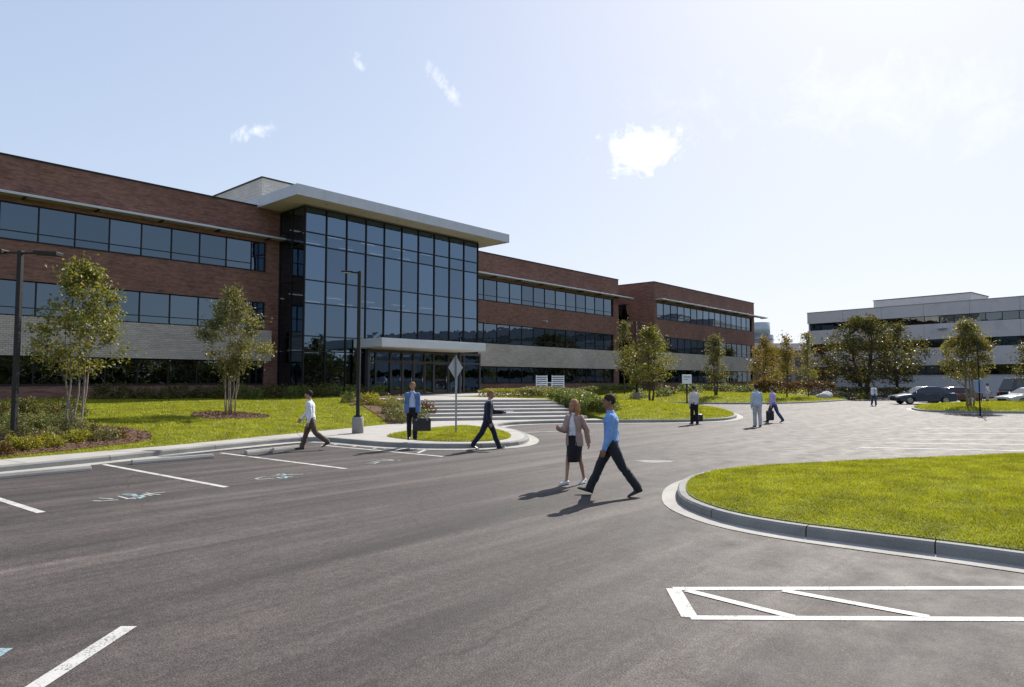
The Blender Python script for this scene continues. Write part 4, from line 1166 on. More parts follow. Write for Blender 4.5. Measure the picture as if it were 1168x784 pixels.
hedge('dark low hedge under the big spreading tree', at_depth(955, 74).xy, at_depth(1035, 79).xy, 1.8, 1.2, lambda X, Y: np.zeros(X.shape), 'leaf_dark', 405, 3500, .2)
hedge('rust coloured hedge behind the slim autumn trees', at_depth(862, 82).xy, at_depth(952, 80).xy, 1.8, 1.7, lambda X, Y: np.full(X.shape, .2), 'leaf_rust', 406, 4500, .2)
hedge('pale hedge at the foot of the end brick block', (73, 37.8), (101, 37.8), 1.6, .9, hz_plot, 'leaf_shrub', 407, 5500, .18)
for i in range(14):
    q = Vector((28.6 + rnd.uniform(-.4, .5), 18.2 + rnd.uniform(-.6, .9), 0)) + Vector((.15 * i, .40 * i, 0)); q.z = Z1(hz_mid, q.x, q.y)
    shrub('sage' if i % 2 else 'green', q, rnd.uniform(.75, 1.0), ['rounded green shrub spilling over the lawn beside the stair hedge', 'rounded pale shrub spilling over the lawn beside the stair hedge'][i % 2], ['green', 'pale'][i % 2] + ' shrubs beside the stair hedge')
for i in range(22):
    q = Vector((53 + 2.2 * i + rnd.uniform(-.5, .5), 30.5 + rnd.uniform(-1.2, 2.2) + .22 * i, 0)); q.z = Z1(hz_plot, q.x, q.y)
    k = ['green', 'sage', 'green', 'dark'][i % 4]
    shrub(k, q, rnd.uniform(1.2, 2.0), {'green': 'low green shrub on the ground before the end brick block', 'sage': 'low pale shrub on the ground before the end brick block', 'dark': 'dark shrub on the ground before the end brick block'}[k], k + ' shrubs before the end block', .7)
for i in range(7):
    q = at_depth(948 + 7 * i, 68 + i); shrub(['rust', 'lime', 'green'][i % 3], q, 1.3, ['rust shrub by the pale boulder left of the big tree', 'lime shrub by the pale boulder left of the big tree', 'green shrub by the pale boulder left of the big tree'][i % 3], ['rust', 'lime', 'green'][i % 3] + ' shrubs by the boulder', .8)
for i in range(5):
    q = at_depth(1116 + 9 * i, 60); shrub(['rust', 'lime'][i % 2], q, 1.1, ['rust shrub behind the grass island right of the blue sign', 'lime shrub behind the grass island right of the blue sign'][i % 2], ['rust', 'lime'][i % 2] + ' shrubs behind the grass island', .6)
# pale boulder
q = at_depth(940, 66); mb = MB(); mb.ell((0, 0, .35), (1.3, .7, .55), None, 18, 12)
o = mb.build('boulder', M['stone']); 
for v in o.data.vertices: v.co += v.co.normalized() * noise.noise(v.co * 1.7) * .28
o.location = q; tag(o, 'pale grey boulder at the lawn edge left of the big tree', 'boulder')

# ---------------------------------------------------------------- lamps, signs, wheel stops, bench
def lamp_post(label, loc, H, rz, heads, base_h, r=.075, square=True, head=(.62, .26, .07), arm=.35, group='car park lamps'):
    t = thing('street_lamp', label, 'street lamp', loc, rz, group)
    mb = MB()
    if square: mb.box(-r, -r, base_h, r, r, H)
    else: mb.tube([(0, 0, base_h), (0, 0, H * .5), (0, 0, H)], [r, r * .85, r * .65], 12)
    mb.build('pole', M['dark_metal'], t, bevel=.006 if square else 0)
    bp = MB(); bp.box(-r * 2, -r * 2, base_h, r * 2, r * 2, base_h + .03)
    for a in (-1, 1):
        for b in (-1, 1): bp.tube([(a * r * 1.6, b * r * 1.6, base_h + .03), (a * r * 1.6, b * r * 1.6, base_h + .07)], .016, 6)
    bp.build('base_plate', M['dark_metal'], t)
    if base_h > .02:
        b = MB(); rr = .2 if base_h > .3 else .3
        b.tube([(0, 0, -.25), (0, 0, base_h - .03), (0, 0, base_h - .003)], [rr, rr, rr - .03], 20); b.build('concrete_base', M['kerb'], t)
    for s, tilt in heads:
        x0 = s * r; x1 = s * (r + arm); x2 = s * (r + arm + head[0])
        a = MB(); a.bar((x0, 0, H - .06), (x1 + s * .05, 0, H - .04 + tilt * .3), .05, .05); a.build('arm', M['dark_metal'], t)
        h = MB(); h.bar((x1, 0, H - .03 + tilt * .3), (x2, 0, H - .03 + tilt), head[1], head[2]); ho = h.build('lamp_head', M['dark_metal'], t, bevel=.012)
        g_l = MB(); g_l.bar((x1 + s * .08, 0, H - .07 + tilt * .4), (x2 - s * .06, 0, H - .07 + tilt * .95), head[1] * .8, .012); g_l.build('lens', M['sign_back'], ho)
    return t
CR = HEAD - math.pi / 2                                        # turns local x to the picture's right
p = L(15, 505)
lamp_post('dark square post with two flat lamp heads at the left edge of the view', p, 5.4 - p.z, CR, ((-1, .02), (1, -.06)), .06, .056, True, (.62, .28, .10))
p = gp(408, 491, .25); p.z = .22
lamp_post('slim black lamp post with one arm on a round concrete base beside the walk', p, 5.65, CR, ((-1, .02),), .50, .06, True, (.42, .18, .05), .16)
p = at_depth(726, 56); p.z = .75
lamp_post('tall black lamp with two arms at the gap between the brick blocks', p, 6.1, CR, ((-1, .05), (1, .0)), .25, .10, False, (.45, .2, .06), .2)
mb = MB(); mb.bar(gp(372, 500, .16), gp(372, 500, .5), .04, .04)

def wheel_stop(x0, y0, x1, y1, label):
    a, b = gp(x0, y0), gp(x1, y1); c = (a + b) / 2; d = b - a; Lh = d.length / 2
    mb = MB(); pr = [(-.085, 0), (.085, 0), (.075, .05), (.045, .105), (-.045, .105), (-.075, .05)]
    n = len(pr); mb.add([(-Lh, u, v) for u, v in pr] + [(Lh, u, v) for u, v in pr], [tuple(range(n))[::-1], tuple(range(n, 2 * n))] + [(i, (i + 1) % n, n + (i + 1) % n, n + i) for i in range(n)])
    o = mb.build('wheel_stop', M['gutter'], bevel=.008); o.location = (c.x, c.y, .002); o.rotation_euler = (0, 0, math.atan2(d.y, d.x))
    bm = bmesh.new(); bm.from_mesh(o.data); bmesh.ops.recalc_face_normals(bm, faces=bm.faces); bm.to_mesh(o.data); bm.free()
    tag(o, label, 'wheel stop', 'wheel stops along the walk')
wheel_stop(-8, 547, 103, 536.5, 'concrete wheel stop at the left edge of the view, nearest the camera')
wheel_stop(150, 530, 243, 522.5, 'concrete wheel stop between the left two full bay lines')
wheel_stop(280, 518.5, 340, 512, 'concrete wheel stop just left of the walking man in brown trousers')

# diamond sign seen from behind
p = gp(520, 497, .2); p.z = .2
t = thing('road_sign', 'grey back of a diamond shaped road sign on a post in the small grass island', 'road sign', p, HEAD - math.pi / 2 + R(58))
mb = MB(); mb.bar((0, 0, -.2), (0, 0, 2.62), .05, .035, (1, 0, 0)); mb.build('post', M['grey_metal'], t)
mb = MB(); s = .40; n_ = 4
dia = [(0, -s), (s, 0), (0, s), (-s, 0)]
mb.add([(a, .02, 2.22 + b) for a, b in dia] + [(a, .024, 2.22 + b) for a, b in dia], [(0, 1, 2, 3), (7, 6, 5, 4)] + [(i, 4 + i, 4 + (i + 1) % 4, (i + 1) % 4) for i in range(4)])
mb.build('sign_plate', M['sign_back'], t)
mb = MB()
for z in (2.08, 2.36): mb.tube([(0, -.03, z), (0, .019, z)], .018, 8)
mb.build('bolt', M['grey_metal'], t)
# small white notice on a dark post
p = at_depth(783, 48); p.z = .3
t = thing('notice_sign', 'small white notice on a dark post before the end brick block', 'sign', p, CR)
mb = MB(); mb.bar((0, 0, -.2), (0, 0, 1.7), .09, .09); mb.build('post', M['dark_metal'], t)
mb = MB(); mb.box(-.34, -.05, 1.45, .34, -.01, 2.1); mb.build('sign_plate', M['sign_white'], t, bevel=.03)
mb = MB(); mb.box(-.24, -.055, 1.9, .24, -.0505, 1.98); mb.box(-.24, -.055, 1.74, .1, -.0505, 1.79); mb.build('printed_lines', M['sign_blue'], t)
# blue sign on a thin dark pole on the right grass island
p = gp(1118, 470.5, .2); p.z = .2
t = thing('parking_sign', 'thin dark pole with small blue sign plates on the right grass island', 'sign', p, CR)
mb = MB(); mb.tube([(0, 0, -.2), (0, 0, 3.1), (-.03, 0, 4.4)], [.04, .032, .025], 10); mb.build('pole', M['dark_metal'], t)
mb = MB(); mb.box(-.28, -.075, 1.1, -.08, -.045, 1.8); mb.build('sign_plate', M['sign_blue'], t, bevel=.008)
mb = MB(); mb.box(.06, -.075, 1.05, .16, -.045, 1.85); mb.build('sign_plate', M['sign_blue'], t, bevel=.008)
mb = MB(); mb.box(-.085, -.05, 1.1, .07, -.02, 1.14); mb.box(-.085, -.05, 1.8, .07, -.02, 1.84); mb.build('bracket', M['grey_metal'], t)
# white slatted bench pair at the plaza edge
p = at_depth(630, 55); p.z = .92
def seat(label, loc, rz, W):
    t = thing('bench', label, 'bench', loc, rz, 'white benches behind the clipped hedge')
    b = MB()
    for z in np.arange(.52, 1.12, .13): b.box(-W / 2 + .06, .30, z, W / 2 - .06, .335, z + .085)
    b.build('backrest', M['bench_white'], t)
    b = MB()
    for y in np.arange(-.22, .26, .12): b.box(-W / 2 + .06, y, .42, W / 2 - .06, y + .09, .45)
    b.build('seat', M['bench_white'], t)
    for sx in (-1, 1):
        x = sx * (W / 2 - .03)
        b = MB(); b.bar((x, .32, 0), (x, .33, 1.15), .055, .055); b.bar((x, -.22, 0), (x, -.22, .68), .055, .055); b.bar((x, -.26, .69), (x, .30, .69), .06, .04); b.bar((x, -.2, .40), (x, .30, .40), .05, .04)
        b.build('side_frame', M['bench_white'], t)
    return t
seat('white slatted bench, left one of the pair behind the clipped hedge', at_depth(621, 55).to_3d() + Vector((0, 0, .92)), CR + R(38), 1.15).scale = (1.05, 1.05, 1.3)
seat('white slatted bench, right one of the pair behind the clipped hedge', at_depth(636, 55).to_3d() + Vector((0, 0, .92)), CR + R(-8), .98).scale = (1.05, 1.05, 1.3)

# ---------------------------------------------------------------- cars
def car(label, loc, rz, paint, kind='sedan', L_=4.8, H=1.45):
    t = thing('parked_car', label, 'car', loc, rz, None)
    W = .91
    if kind == 'sedan':
        top = [(2.40, .52), (2.36, .70), (1.9, .80), (.95, .93), (-1.55, .98), (-2.2, .97), (-2.38, .86), (-2.40, .50)]
        cab = [(1.22, .92), (.32, H - .06), (-.1, H), (-.95, H - .03), (-1.95, .97)]; wx = (1.42, -1.38)
    else:
        top = [(2.40, .55), (2.36, .85), (1.95, 1.0), (1.2, 1.08), (-2.25, 1.1), (-2.38, .95), (-2.40, .52)]
        cab = [(1.25, 1.07), (.55, H - .05), (.2, H), (-1.8, H - .01), (-2.28, 1.09)]; wx = (1.45, -1.42)
    wr = .335 if kind == 'sedan' else .37; ar = wr + .05
    sc = L_ / 4.8
    prof = list(top)
    bot = [(-2.3, .26)]
    for cx in (wx[1], wx[0]):
        bot.append((cx - ar, .22))
        for k in range(1, 8):
            a = math.pi - math.pi * k / 8; bot.append((cx + ar * math.cos(a), .30 + ar * math.sin(a) * .95))
        bot.append((cx + ar, .22))
    bot.append((2.28, .28))
    poly = prof + bot
    def lay(poly, ys, inset):
        mb = MB(); n = len(poly); m_ = len(ys)
        for y, ins in zip(ys, inset):
            for x, z in poly: mb.v.append((x * sc * (1 - ins * .06), y, z - ins * .05 * (z > .6)))
        for j in range(m_ - 1):
            for i in range(n):
                i2 = (i + 1) % n; mb.f.append((j * n + i, j * n + i2, (j + 1) * n + i2, (j + 1) * n + i)); mb.sm.append(False)
        mb.f.append(tuple(range(n))[::-1]); mb.f.append(tuple((m_ - 1) * n + i for i in range(n))); mb.sm += [False, False]
        return mb
    b = lay(poly, (-W, -W * .93, -W * .7, 0, W * .7, W * .93, W), (1, .45, .1, 0, .1, .45, 1))
    body = b.build('body', paint, t)
    bm = bmesh.new(); bm.from_mesh(body.data); bmesh.ops.recalc_face_normals(bm, faces=bm.faces); bm.to_mesh(body.data); bm.free()
    bevel_mesh(body.data, .018, 2)
    wb_, wt = .80, .60
    mb = MB(); n = len(cab)
    zlo, zhi = cab[0][1], H
    def hw(z): return wb_ + (wt - wb_) * max(0, min(1, (z - .95) / (H - .95)))
    vs_ = [(x * sc, -hw(z), z) for x, z in cab] + [(x * sc, hw(z), z) for x, z in cab]
    mb.add(vs_, [tuple(range(n)), tuple(range(n, 2 * n))[::-1]] + [(i, n + i, n + i + 1, i + 1) for i in range(n - 1)])
    c = mb.build('cabin', paint, t)
    bm = bmesh.new(); bm.from_mesh(c.data); bmesh.ops.recalc_face_normals(bm, faces=bm.faces); bm.to_mesh(c.data); bm.free(); bevel_mesh(c.data, .02, 2)
    # glass: side windows, windscreen, rear window
    x0, x1, x2, x3 = cab[0][0], cab[1][0], cab[3][0], cab[4][0]; zb = cab[0][1] + .05; zt = H - .11
    for s in (-1, 1):
        for (a0, a1, c0, c1) in ((x0 - .28, (x0 + x3) / 2 + .1, x1 - .06, (x0 + x3) / 2 + .1), ((x0 + x3) / 2 + .02, x3 + .42, (x0 + x3) / 2 + .02, x2 + .08)):
            m_ = MB(); q = [(a0 * sc, s * (hw(zb) + .008), zb), (a1 * sc, s * (hw(zb) + .008), zb), (c1 * sc, s * (hw(zt) + .008), zt), (c0 * sc, s * (hw(zt) + .008), zt)]
            m_.add(q, [(0, 1, 2, 3)]); m_.build('side_window', M['car_glass'], t)
    for (a, bq, nm) in ((cab[0], cab[1], 'windscreen'), (cab[4], cab[3], 'rear_window')):
        A = Vector((a[0] * sc, 0, a[1])); B = Vector((bq[0] * sc, 0, bq[1])); d = (B - A); nrm = Vector((d.z, 0, -d.x)).normalized()
        if nrm.z < 0: nrm = -nrm
        A2 = A + d * .1 + nrm * .008; B2 = A + d * .92 + nrm * .008
        m_ = MB(); m_.add([(A2.x, -hw(A2.z) + .07, A2.z), (A2.x, hw(A2.z) - .07, A2.z), (B2.x, hw(B2.z) - .06, B2.z), (B2.x, -hw(B2.z) + .06, B2.z)], [(0, 1, 2, 3)])
        m_.build(nm, M['car_glass'], t)
    for cx in wx:
        for s in (-1, 1):
            y = s * (W - .11)
            m_ = MB(); m_.tube([(cx * sc, y - s * .1, wr), (cx * sc, y + s * .07, wr), (cx * sc, y + s * .1, wr)], [wr, wr, wr - .03], 24)
            wo = m_.build('wheel', M['rubber'], t)
            m_ = MB(); m_.tube([(cx * sc, y + s * .095, wr), (cx * sc, y + s * .112, wr)], [wr * .68, wr * .62], 20)
            m_.build('rim', M['alloy'], wo)
            m_ = MB()
            for k in range(5):
                a = 2 * math.pi * k / 5; m_.box(cx * sc + math.cos(a) * wr * .4 - .035, y + s * .1125 - .002, wr + math.sin(a) * wr * .4 - .035, cx * sc + math.cos(a) * wr * .4 + .035, y + s * .1125 + .002, wr + math.sin(a) * wr * .4 + .035)
            m_.build('rim_opening', M['rubber'], wo)
    zh = top[1][1]
    for s in (-1, 1):
        m_ = MB(); m_.box(2.2 * sc, s * .62 - .2, zh - .14, 2.385 * sc, s * .62 + .2, zh - .02); m_.build('headlight', M['lamp_clear'], t, bevel=.02)
        m_ = MB(); m_.box(-2.40 * sc, s * .64 - .2, .76, -2.2 * sc, s * .64 + .2, .90); m_.build('tail_light', M['lamp_red'], t, bevel=.02)
        m_ = MB(); m_.ell((cab[0][0] * sc - .25, s * (W + .06), cab[0][1] + .08), (.09, .1, .07), None, 10, 8); m_.build('wing_mirror', paint, t)
        for hx in (.05, -.95):
            m_ = MB(); m_.box(hx * sc - .09, s * (W - .004) - .012, .80, hx * sc + .09, s * (W - .004) + .016, .83); m_.build('door_handle', M['chrome'], t)
    m_ = MB(); m_.box(2.36 * sc, -.45, .34, 2.395 * sc, .45, .56); m_.build('grille', M['rubber'], t)
    m_ = MB(); m_.box(-2.412 * sc, -.25, .56, -2.395 * sc, .25, .67); m_.build('number_plate', M['plate'], t)
    m_ = MB()
    for s in (-1, 1): m_.box(-1.0 * sc, s * (W - .002) - .003, .24, 1.0 * sc, s * (W - .002) + .003, .27)
    m_.build('sill_trim', M['rubber'], t)
    return t
car_navy = pm('navy_car_paint', (.026, .038, .085), .3, .05, 2, .1, .5, 0, 60, .5)
car_maroon = pm('maroon_car_paint', (.07, .008, .014), .3, .05, 2, .1, .5, 0, 60, .5)
car_white = pm('white_car_paint', (.62, .64, .66), .25, .03, 2, .0, .6, 0, 60, 1.0)
car_black = pm('black_car_paint', (.012, .012, .014), .3, .05, 2, .1, .5, 0, 60, .4)
LEFT = CR + math.pi
car('dark navy saloon car parked side on before the pale building', at_depth(1051, 57), LEFT + R(-4), car_navy, 'sedan', 4.9, 1.5)
car('maroon saloon car parked behind the right end of the dark navy saloon', at_depth(1082, 60.5), LEFT + R(-14), car_maroon, 'sedan', 4.7, 1.42)
car('white saloon car parked behind the right grass island', at_depth(1174, 54), LEFT + R(2), car_white, 'sedan', 4.8, 1.46)
car('black van like car parked behind the white saloon', at_depth(1172, 61), CR + R(6), car_black, 'suv', 4.9, 2.2)
# ---------------------------------------------------------------- people
def cloth(name, c, rough=.85): 
    m, g, p = new_mat(name); v = g.objv()
    a = g.ramp(g.noise(v, 5, 5, .6), [(.3, tuple(q * .9 for q in c)), (.7, tuple(q * 1.06 for q in c))])
    g.L.new(a, p.inputs['Base Color']); p.inputs['Roughness'].default_value = rough; p.inputs['Specular IOR Level'].default_value = .25
    p.inputs['Sheen Weight'].default_value = .15
    g.L.new(g.bump(g.noise(v, 18, 5, .6), .35, .02), p.inputs['Normal'])
    return m
def skin(name, c):
    m, g, p = new_mat(name); v = g.objv()
    g.L.new(g.ramp(g.noise(v, 9, 4), [(.3, tuple(q * .9 for q in c)), (.7, c)]), p.inputs['Base Color'])
    p.inputs['Roughness'].default_value = .5; p.inputs['Specular IOR Level'].default_value = .4
    p.inputs['Subsurface Weight'].default_value = .12; p.inputs['Subsurface Radius'].default_value = (.01, .004, .002)
    return m
SK = skin('skin', (.42, .22, .15)); SK2 = skin('tan_skin', (.27, .135, .085))
HAIR_D = pm('dark_brown_hair', (.036, .025, .019), .8, .3, 30, 0, .15, .8, 90)
HAIR_G = pm('greying_hair', (.085, .07, .058), .8, .3, 30, 0, .15, .8, 90)
HAIR_R = pm('auburn_hair', (.34, .17, .085), .75, .3, 30, 0, .2, .8, 90)
HAIR_B = pm('sandy_hair', (.26, .15, .07), .8, .3, 30, 0, .15, .8, 90)
C_ = dict(white=cloth('white_cotton', (.72, .73, .76)), blue=cloth('blue_cotton', (.18, .34, .66)), navy=cloth('navy_wool', (.014, .018, .032)), black=cloth('black_cloth', (.012, .012, .015)),
          charcoal=cloth('charcoal_cloth', (.020, .022, .028)), brown=cloth('brown_twill', (.105, .068, .05)), pink=cloth('dusty_pink_cloth', (.36, .245, .21)), skyj=cloth('mid_blue_cloth', (.10, .18, .36)),
          pale=cloth('pale_blue_cotton', (.50, .58, .74)), stone=cloth('pale_grey_chino', (.47, .46, .47)), greyblue=cloth('grey_blue_cotton', (.45, .53, .62)), lilac=cloth('lilac_cotton', (.44, .37, .62)),
          jeans=cloth('blue_denim', (.05, .075, .14)), blush=cloth('pale_pinkish_cotton', (.62, .56, .56)))
SHOE = pm('black_shoe_leather', (.014, .012, .012), .35, .2, 8); SHOE_B = pm('dark_brown_shoe', (.045, .026, .018), .45, .2, 8); SNEAK = pm('grey_white_sneaker', (.45, .46, .48), .7, .35, 9)
LEATHER = pm('black_bag_leather', (.014, .014, .017), .5, .2, 6)
EYE_M = pm('eye_dark', (.02, .015, .012), .15, .05)
BELT = pm('belt_leather', (.02, .015, .013), .45)

def remesh(name, mb, mat_, parent, vox, smooth=4, wob=0.0, wsc=(9, 9, 5), seed=0):
    me = mb.mesh(name); o = link(bpy.data.objects.new(name, me))
    md = o.modifiers.new('r', 'REMESH'); md.mode = 'VOXEL'; md.voxel_size = vox; md.use_smooth_shade = True
    ms = o.modifiers.new('s', 'SMOOTH'); ms.factor = .5; ms.iterations = smooth
    bpy.context.view_layer.update()
    dg = bpy.context.evaluated_depsgraph_get()
    nm = bpy.data.meshes.new_from_object(o.evaluated_get(dg), depsgraph=dg)
    o.modifiers.clear(); o.data = nm; nm.name = name
    if wob:
        nrm = [v.normal.copy() for v in nm.vertices]
        for v, n in zip(nm.vertices, nrm):
            q = v.co
            a = noise.noise((q.x * wsc[0] + seed, q.y * wsc[1], q.z * wsc[2] + .7 * math.sin(q.x * 14)))
            b = 1 - abs(noise.noise((q.x * wsc[0] * 1.6, q.y * wsc[1] * 1.6 + seed, q.z * wsc[2] * 2.4))) * 2
            v.co = q + n * wob * (a + .7 * b)
    nm.materials.clear(); nm.materials.append(mat_)
    nm.polygons.foreach_set('use_smooth', [True] * len(nm.polygons))
    o.parent = parent; ORG[o.name] = Vector()
    return o
def limb(mb, pts, rad, n=14):
    """tapered rounded limb through joints"""
    pts = [Vector(p) for p in pts]
    for i, (p, r) in enumerate(zip(pts, rad)):
        mb.ell(p, (r, r, r), None, n, 8)
        if i < len(pts) - 1 and (pts[i + 1] - p).length > 1e-4: mb.tube([p, pts[i + 1]], [r, rad[i + 1]], n)

def person(label, loc, yaw, H, pose, vox=.009, skin_m=None, hair=('short', None), shirt=None, sleeve='long', jacket=None, jopen=.0, jlong=.0, lower=('trousers', None), shoes=None, belt=True, female=False, sneaker=False, eyes=False, group=None):
    P = dict(tL=0, tR=0, kL=3, kR=3, fL=0, fR=0, aL=0, aR=0, eL=12, eR=12, bL=6, bR=6, inL=0, inR=0, lean=2, hy=0, hp=0, twist=0); P.update(pose)
    s = H / 1.78; skin_m = skin_m or SK
    t = thing('person', label, 'person', loc, yaw, group)
    V = Vector
    lean = R(P['lean']); U = V((math.sin(lean), 0, math.cos(lean))); Fd = V((math.cos(lean), 0, -math.sin(lean))); Y = V((0, 1, 0))
    tw = R(P['twist']); Yt = V((-math.sin(tw), math.cos(tw), 0)); Ft = V((math.cos(tw), math.sin(tw), 0)) * 1.0
    legs = {}
    for side, sy in (('L', 1), ('R', -1)):
        th, kn = R(P['t' + side]), R(P['k' + side])
        hip = V((0, sy * .088, 0)); kne = hip + V((math.sin(th), sy * .01, -math.cos(th))) * .43
        an = th - kn; ank = kne + V((math.sin(an), -sy * .01, -math.cos(an))) * .41
        fp = R(P['f' + side]); fd = V((math.cos(fp), sy * .12, math.sin(fp))).normalized(); fu = V((-math.sin(fp), 0, math.cos(fp)))
        legs[side] = (hip, kne, ank, fd, fu)
    low = min(min((l[2] - l[4] * .085 - l[3] * .06).z, (l[2] - l[4] * .085 + l[3] * .19).z) for l in legs.values())
    mv = V((-sum(l[2].x for l in legs.values()) / 2 - .04, 0, -low))
    S = lambda v: (V(v) + mv) * s
    sl_w = .155 if female else .172
    T = lambda h, fx=0, fy=0: U * h + Ft * fx + Yt * fy
    arms = {}
    for side, sy in (('L', 1), ('R', -1)):
        sh = T(.452, -.005, sy * (sl_w - .008)); a, e, b, inn = R(P['a' + side]), R(P['e' + side]), R(P['b' + side]), R(P['in' + side])
        def dr(an, ab): return (Ft * math.sin(an) + Yt * (sy * math.sin(ab)) + V((0, 0, -math.cos(an) * math.cos(ab)))).normalized()
        elb = sh + dr(a, b) * .285; fdv = dr(a + e, b * .3 - inn); wri = elb + fdv * .25
        arms[side] = (sh, elb, wri, fdv, sy)
    hy, hp = R(P['hy']), R(P['hp'])
    hc = T(.715, .025); Hm = Matrix.Rotation(hy, 3, 'Z') @ Matrix.Rotation(-hp, 3, 'Y')
    def HP(x, y, z): return hc + Hm @ V((x, y, z))
    # --- body: one continuous skin surface
    b = MB()
    k_ = .92 if female else 1.0
    def ring(h, rx, ry, grow=0, fx=0): return (S(T(h, fx)), Ft, Yt, (rx + grow) * s, (ry * k_ + grow) * s)
    tors = [(-.10, .085, .13), (-.03, .108, .163), .0, (.08, .104, .155), (.17, .096, .138), (.28, .108, .156), (.38, .116, .172), (.445, .105, .166), (.495, .076, .108), (.53, .052, .062)]
    tors = [q for q in tors if q]
    if female: tors = [(h, rx, ry * (1.06 if h < .1 else .94)) for h, rx, ry in tors]
    b.rings([ring(*q) for q in tors])
    limb(b, [S(T(.50, -.005)), S(T(.60, .008))], [.056 * s * k_, .052 * s * k_])
    for side in 'LR':
        sh, elb, wri, fdv, sy = arms[side]
        limb(b, [S(sh), S(sh.lerp(elb, .5)), S(elb), S(elb.lerp(wri, .35)), S(wri)], [.056 * s * k_, .047 * s * k_, .038 * s * k_, .038 * s * k_, .026 * s * k_])
        # hand: palm, four unequal curled fingers, thumb from the side of the palm
        medial = (Yt * -sy); medial = (medial - fdv * medial.dot(fdv)).normalized(); acr = fdv.cross(medial).normalized()
        if acr.dot(Ft + V((0, 0, .3))) < 0: acr = -acr
        pal = wri + fdv * .055
        b.rings([(S(wri + fdv * d), acr, medial, a_ * s, c_ * s) for d, a_, c_ in ((-.01, .026, .021), (.025, .036, .019), (.06, .042, .017), (.092, .041, .014))], 12)
        curl = .9 if P.get('grip' + side) else .38
        for i, ln_ in enumerate((.072, .082, .076, .060)):
            o_ = (1.5 - i) * .0205
            p0 = wri + fdv * .088 + acr * o_; d1 = (fdv * math.cos(curl * .5) + medial * math.sin(curl * .5) + acr * o_ * 2.0).normalized(); d2 = (fdv * math.cos(curl * 1.6) + medial * math.sin(curl * 1.6)).normalized()
            p1 = p0 + d1 * ln_ * .5; p2 = p1 + d2 * ln_ * .5
            limb(b, [S(p0 - fdv * .02), S(p1), S(p2)], [.0095 * s, .0088 * s, .0078 * s], 8)
        q0 = wri + fdv * .03 + acr * .032; q1 = q0 + (fdv * .7 + acr * .55 + medial * .3).normalized() * .038; q2 = q1 + (fdv * .9 + medial * .35).normalized() * .03
        limb(b, [S(q0 - acr * .012), S(q1), S(q2)], [.012 * s, .0105 * s, .009 * s], 8)
    for side in 'LR':
        hip, kne, ank, fd, fu = legs[side]
        limb(b, [S(hip + V((0, 0, .01))), S(hip.lerp(kne, .5)), S(kne), S(kne.lerp(ank, .3) - V((.012, 0, 0))), S(ank)], [q * s * (.82 if female else 1) for q in (.082, .068, .050, .052, .034)])
        limb(b, [S(ank), S(ank + fd * .09 - fu * .058)], [.030 * s, .014 * s])
    Hs = Hm * 1.0
    b.ell(S(hc), (.098 * s, .076 * s, .112 * s), Hs, 20, 14)
    b.ell(S(HP(.028, 0, -.05)), (.066 * s, .056 * s, .078 * s), Hs, 16, 12)
    b.ell(S(HP(.062, 0, -.098)), (.026 * s, .03 * s, .022 * s), Hs, 12, 8)
    limb(b, [S(HP(.09, 0, .012)), S(HP(.108, 0, -.03)), S(HP(.094, 0, -.042))], [.009 * s, .0135 * s, .012 * s], 10)
    b.ell(S(HP(.085, 0, .022)), (.014 * s, .05 * s, .011 * s), Hs, 12, 8)
    b.ell(S(HP(.084, 0, -.068)), (.012 * s, .024 * s, .010 * s), Hs, 12, 8)
    for sy in (1, -1): b.ell(S(HP(-.005, sy * .078, -.012)), (.02 * s, .012 * s, .033 * s), Hs, 10, 8)
    remesh('body', b, skin_m, t, min(vox, .008), 3)
    if eyes:
        for sy in (1, -1):
            e = MB(); e.ell(S(HP(.085, sy * .031, .0)), (.011 * s, .013 * s, .009 * s), Hs, 10, 8); e.build('eye', EYE_M, t)
            e = MB(); e.ell(S(HP(.094, sy * .032, .022)), (.007 * s, .021 * s, .005 * s), Hs, 10, 6); e.build('eyebrow', hair[1] or HAIR_D, t)
    # --- hair
    hs, hm = hair
    if hs != 'bald':
        h = MB(); h.ell(S(HP(-.013, 0, .024)), (.104 * s, .086 * s, .108 * s), Hs, 20, 14)
        if hs == 'long':
            h.ell(S(HP(-.02, 0, .02)), (.108 * s, .094 * s, .112 * s), Hs, 20, 14)
            limb(h, [S(HP(-.06, 0, -.02)), S(HP(-.082, 0, -.13)), S(HP(-.085, 0, -.24))], [.088 * s, .078 * s, .05 * s])
            for sy in (1, -1): limb(h, [S(HP(-.005, sy * .074, .03)), S(HP(.0, sy * .088, -.08)), S(HP(.0, sy * .088, -.20))], [.034 * s, .034 * s, .022 * s])
        ho = remesh('hair', h, hm, t, min(vox, .008), 2, .004, (30, 30, 12))
        if hs == 'short':
            bm = bmesh.new(); bm.from_mesh(ho.data)
            nrm = Hm @ V((-.72, 0, 1)).normalized()
            bmesh.ops.bisect_plane(bm, geom=bm.verts[:] + bm.edges[:] + bm.faces[:], plane_co=S(HP(.01, 0, -.022)), plane_no=nrm, clear_inner=True)
            ed = [e for e in bm.edges if len(e.link_faces) == 1]
            bmesh.ops.holes_fill(bm, edges=ed, sides=0)
            bm.to_mesh(ho.data); bm.free()
        elif hs == 'long':
            bm = bmesh.new(); bm.from_mesh(ho.data)
            inv = Hm.inverted()
            kill = []
            for f in bm.faces:
                q = inv @ (f.calc_center_median() / s - mv - hc)
                if q.x > .035 and abs(q.y) < .066 and q.z < .062: kill.append(f)
            bmesh.ops.delete(bm, geom=kill, context='FACES'); bm.to_mesh(ho.data); bm.free()
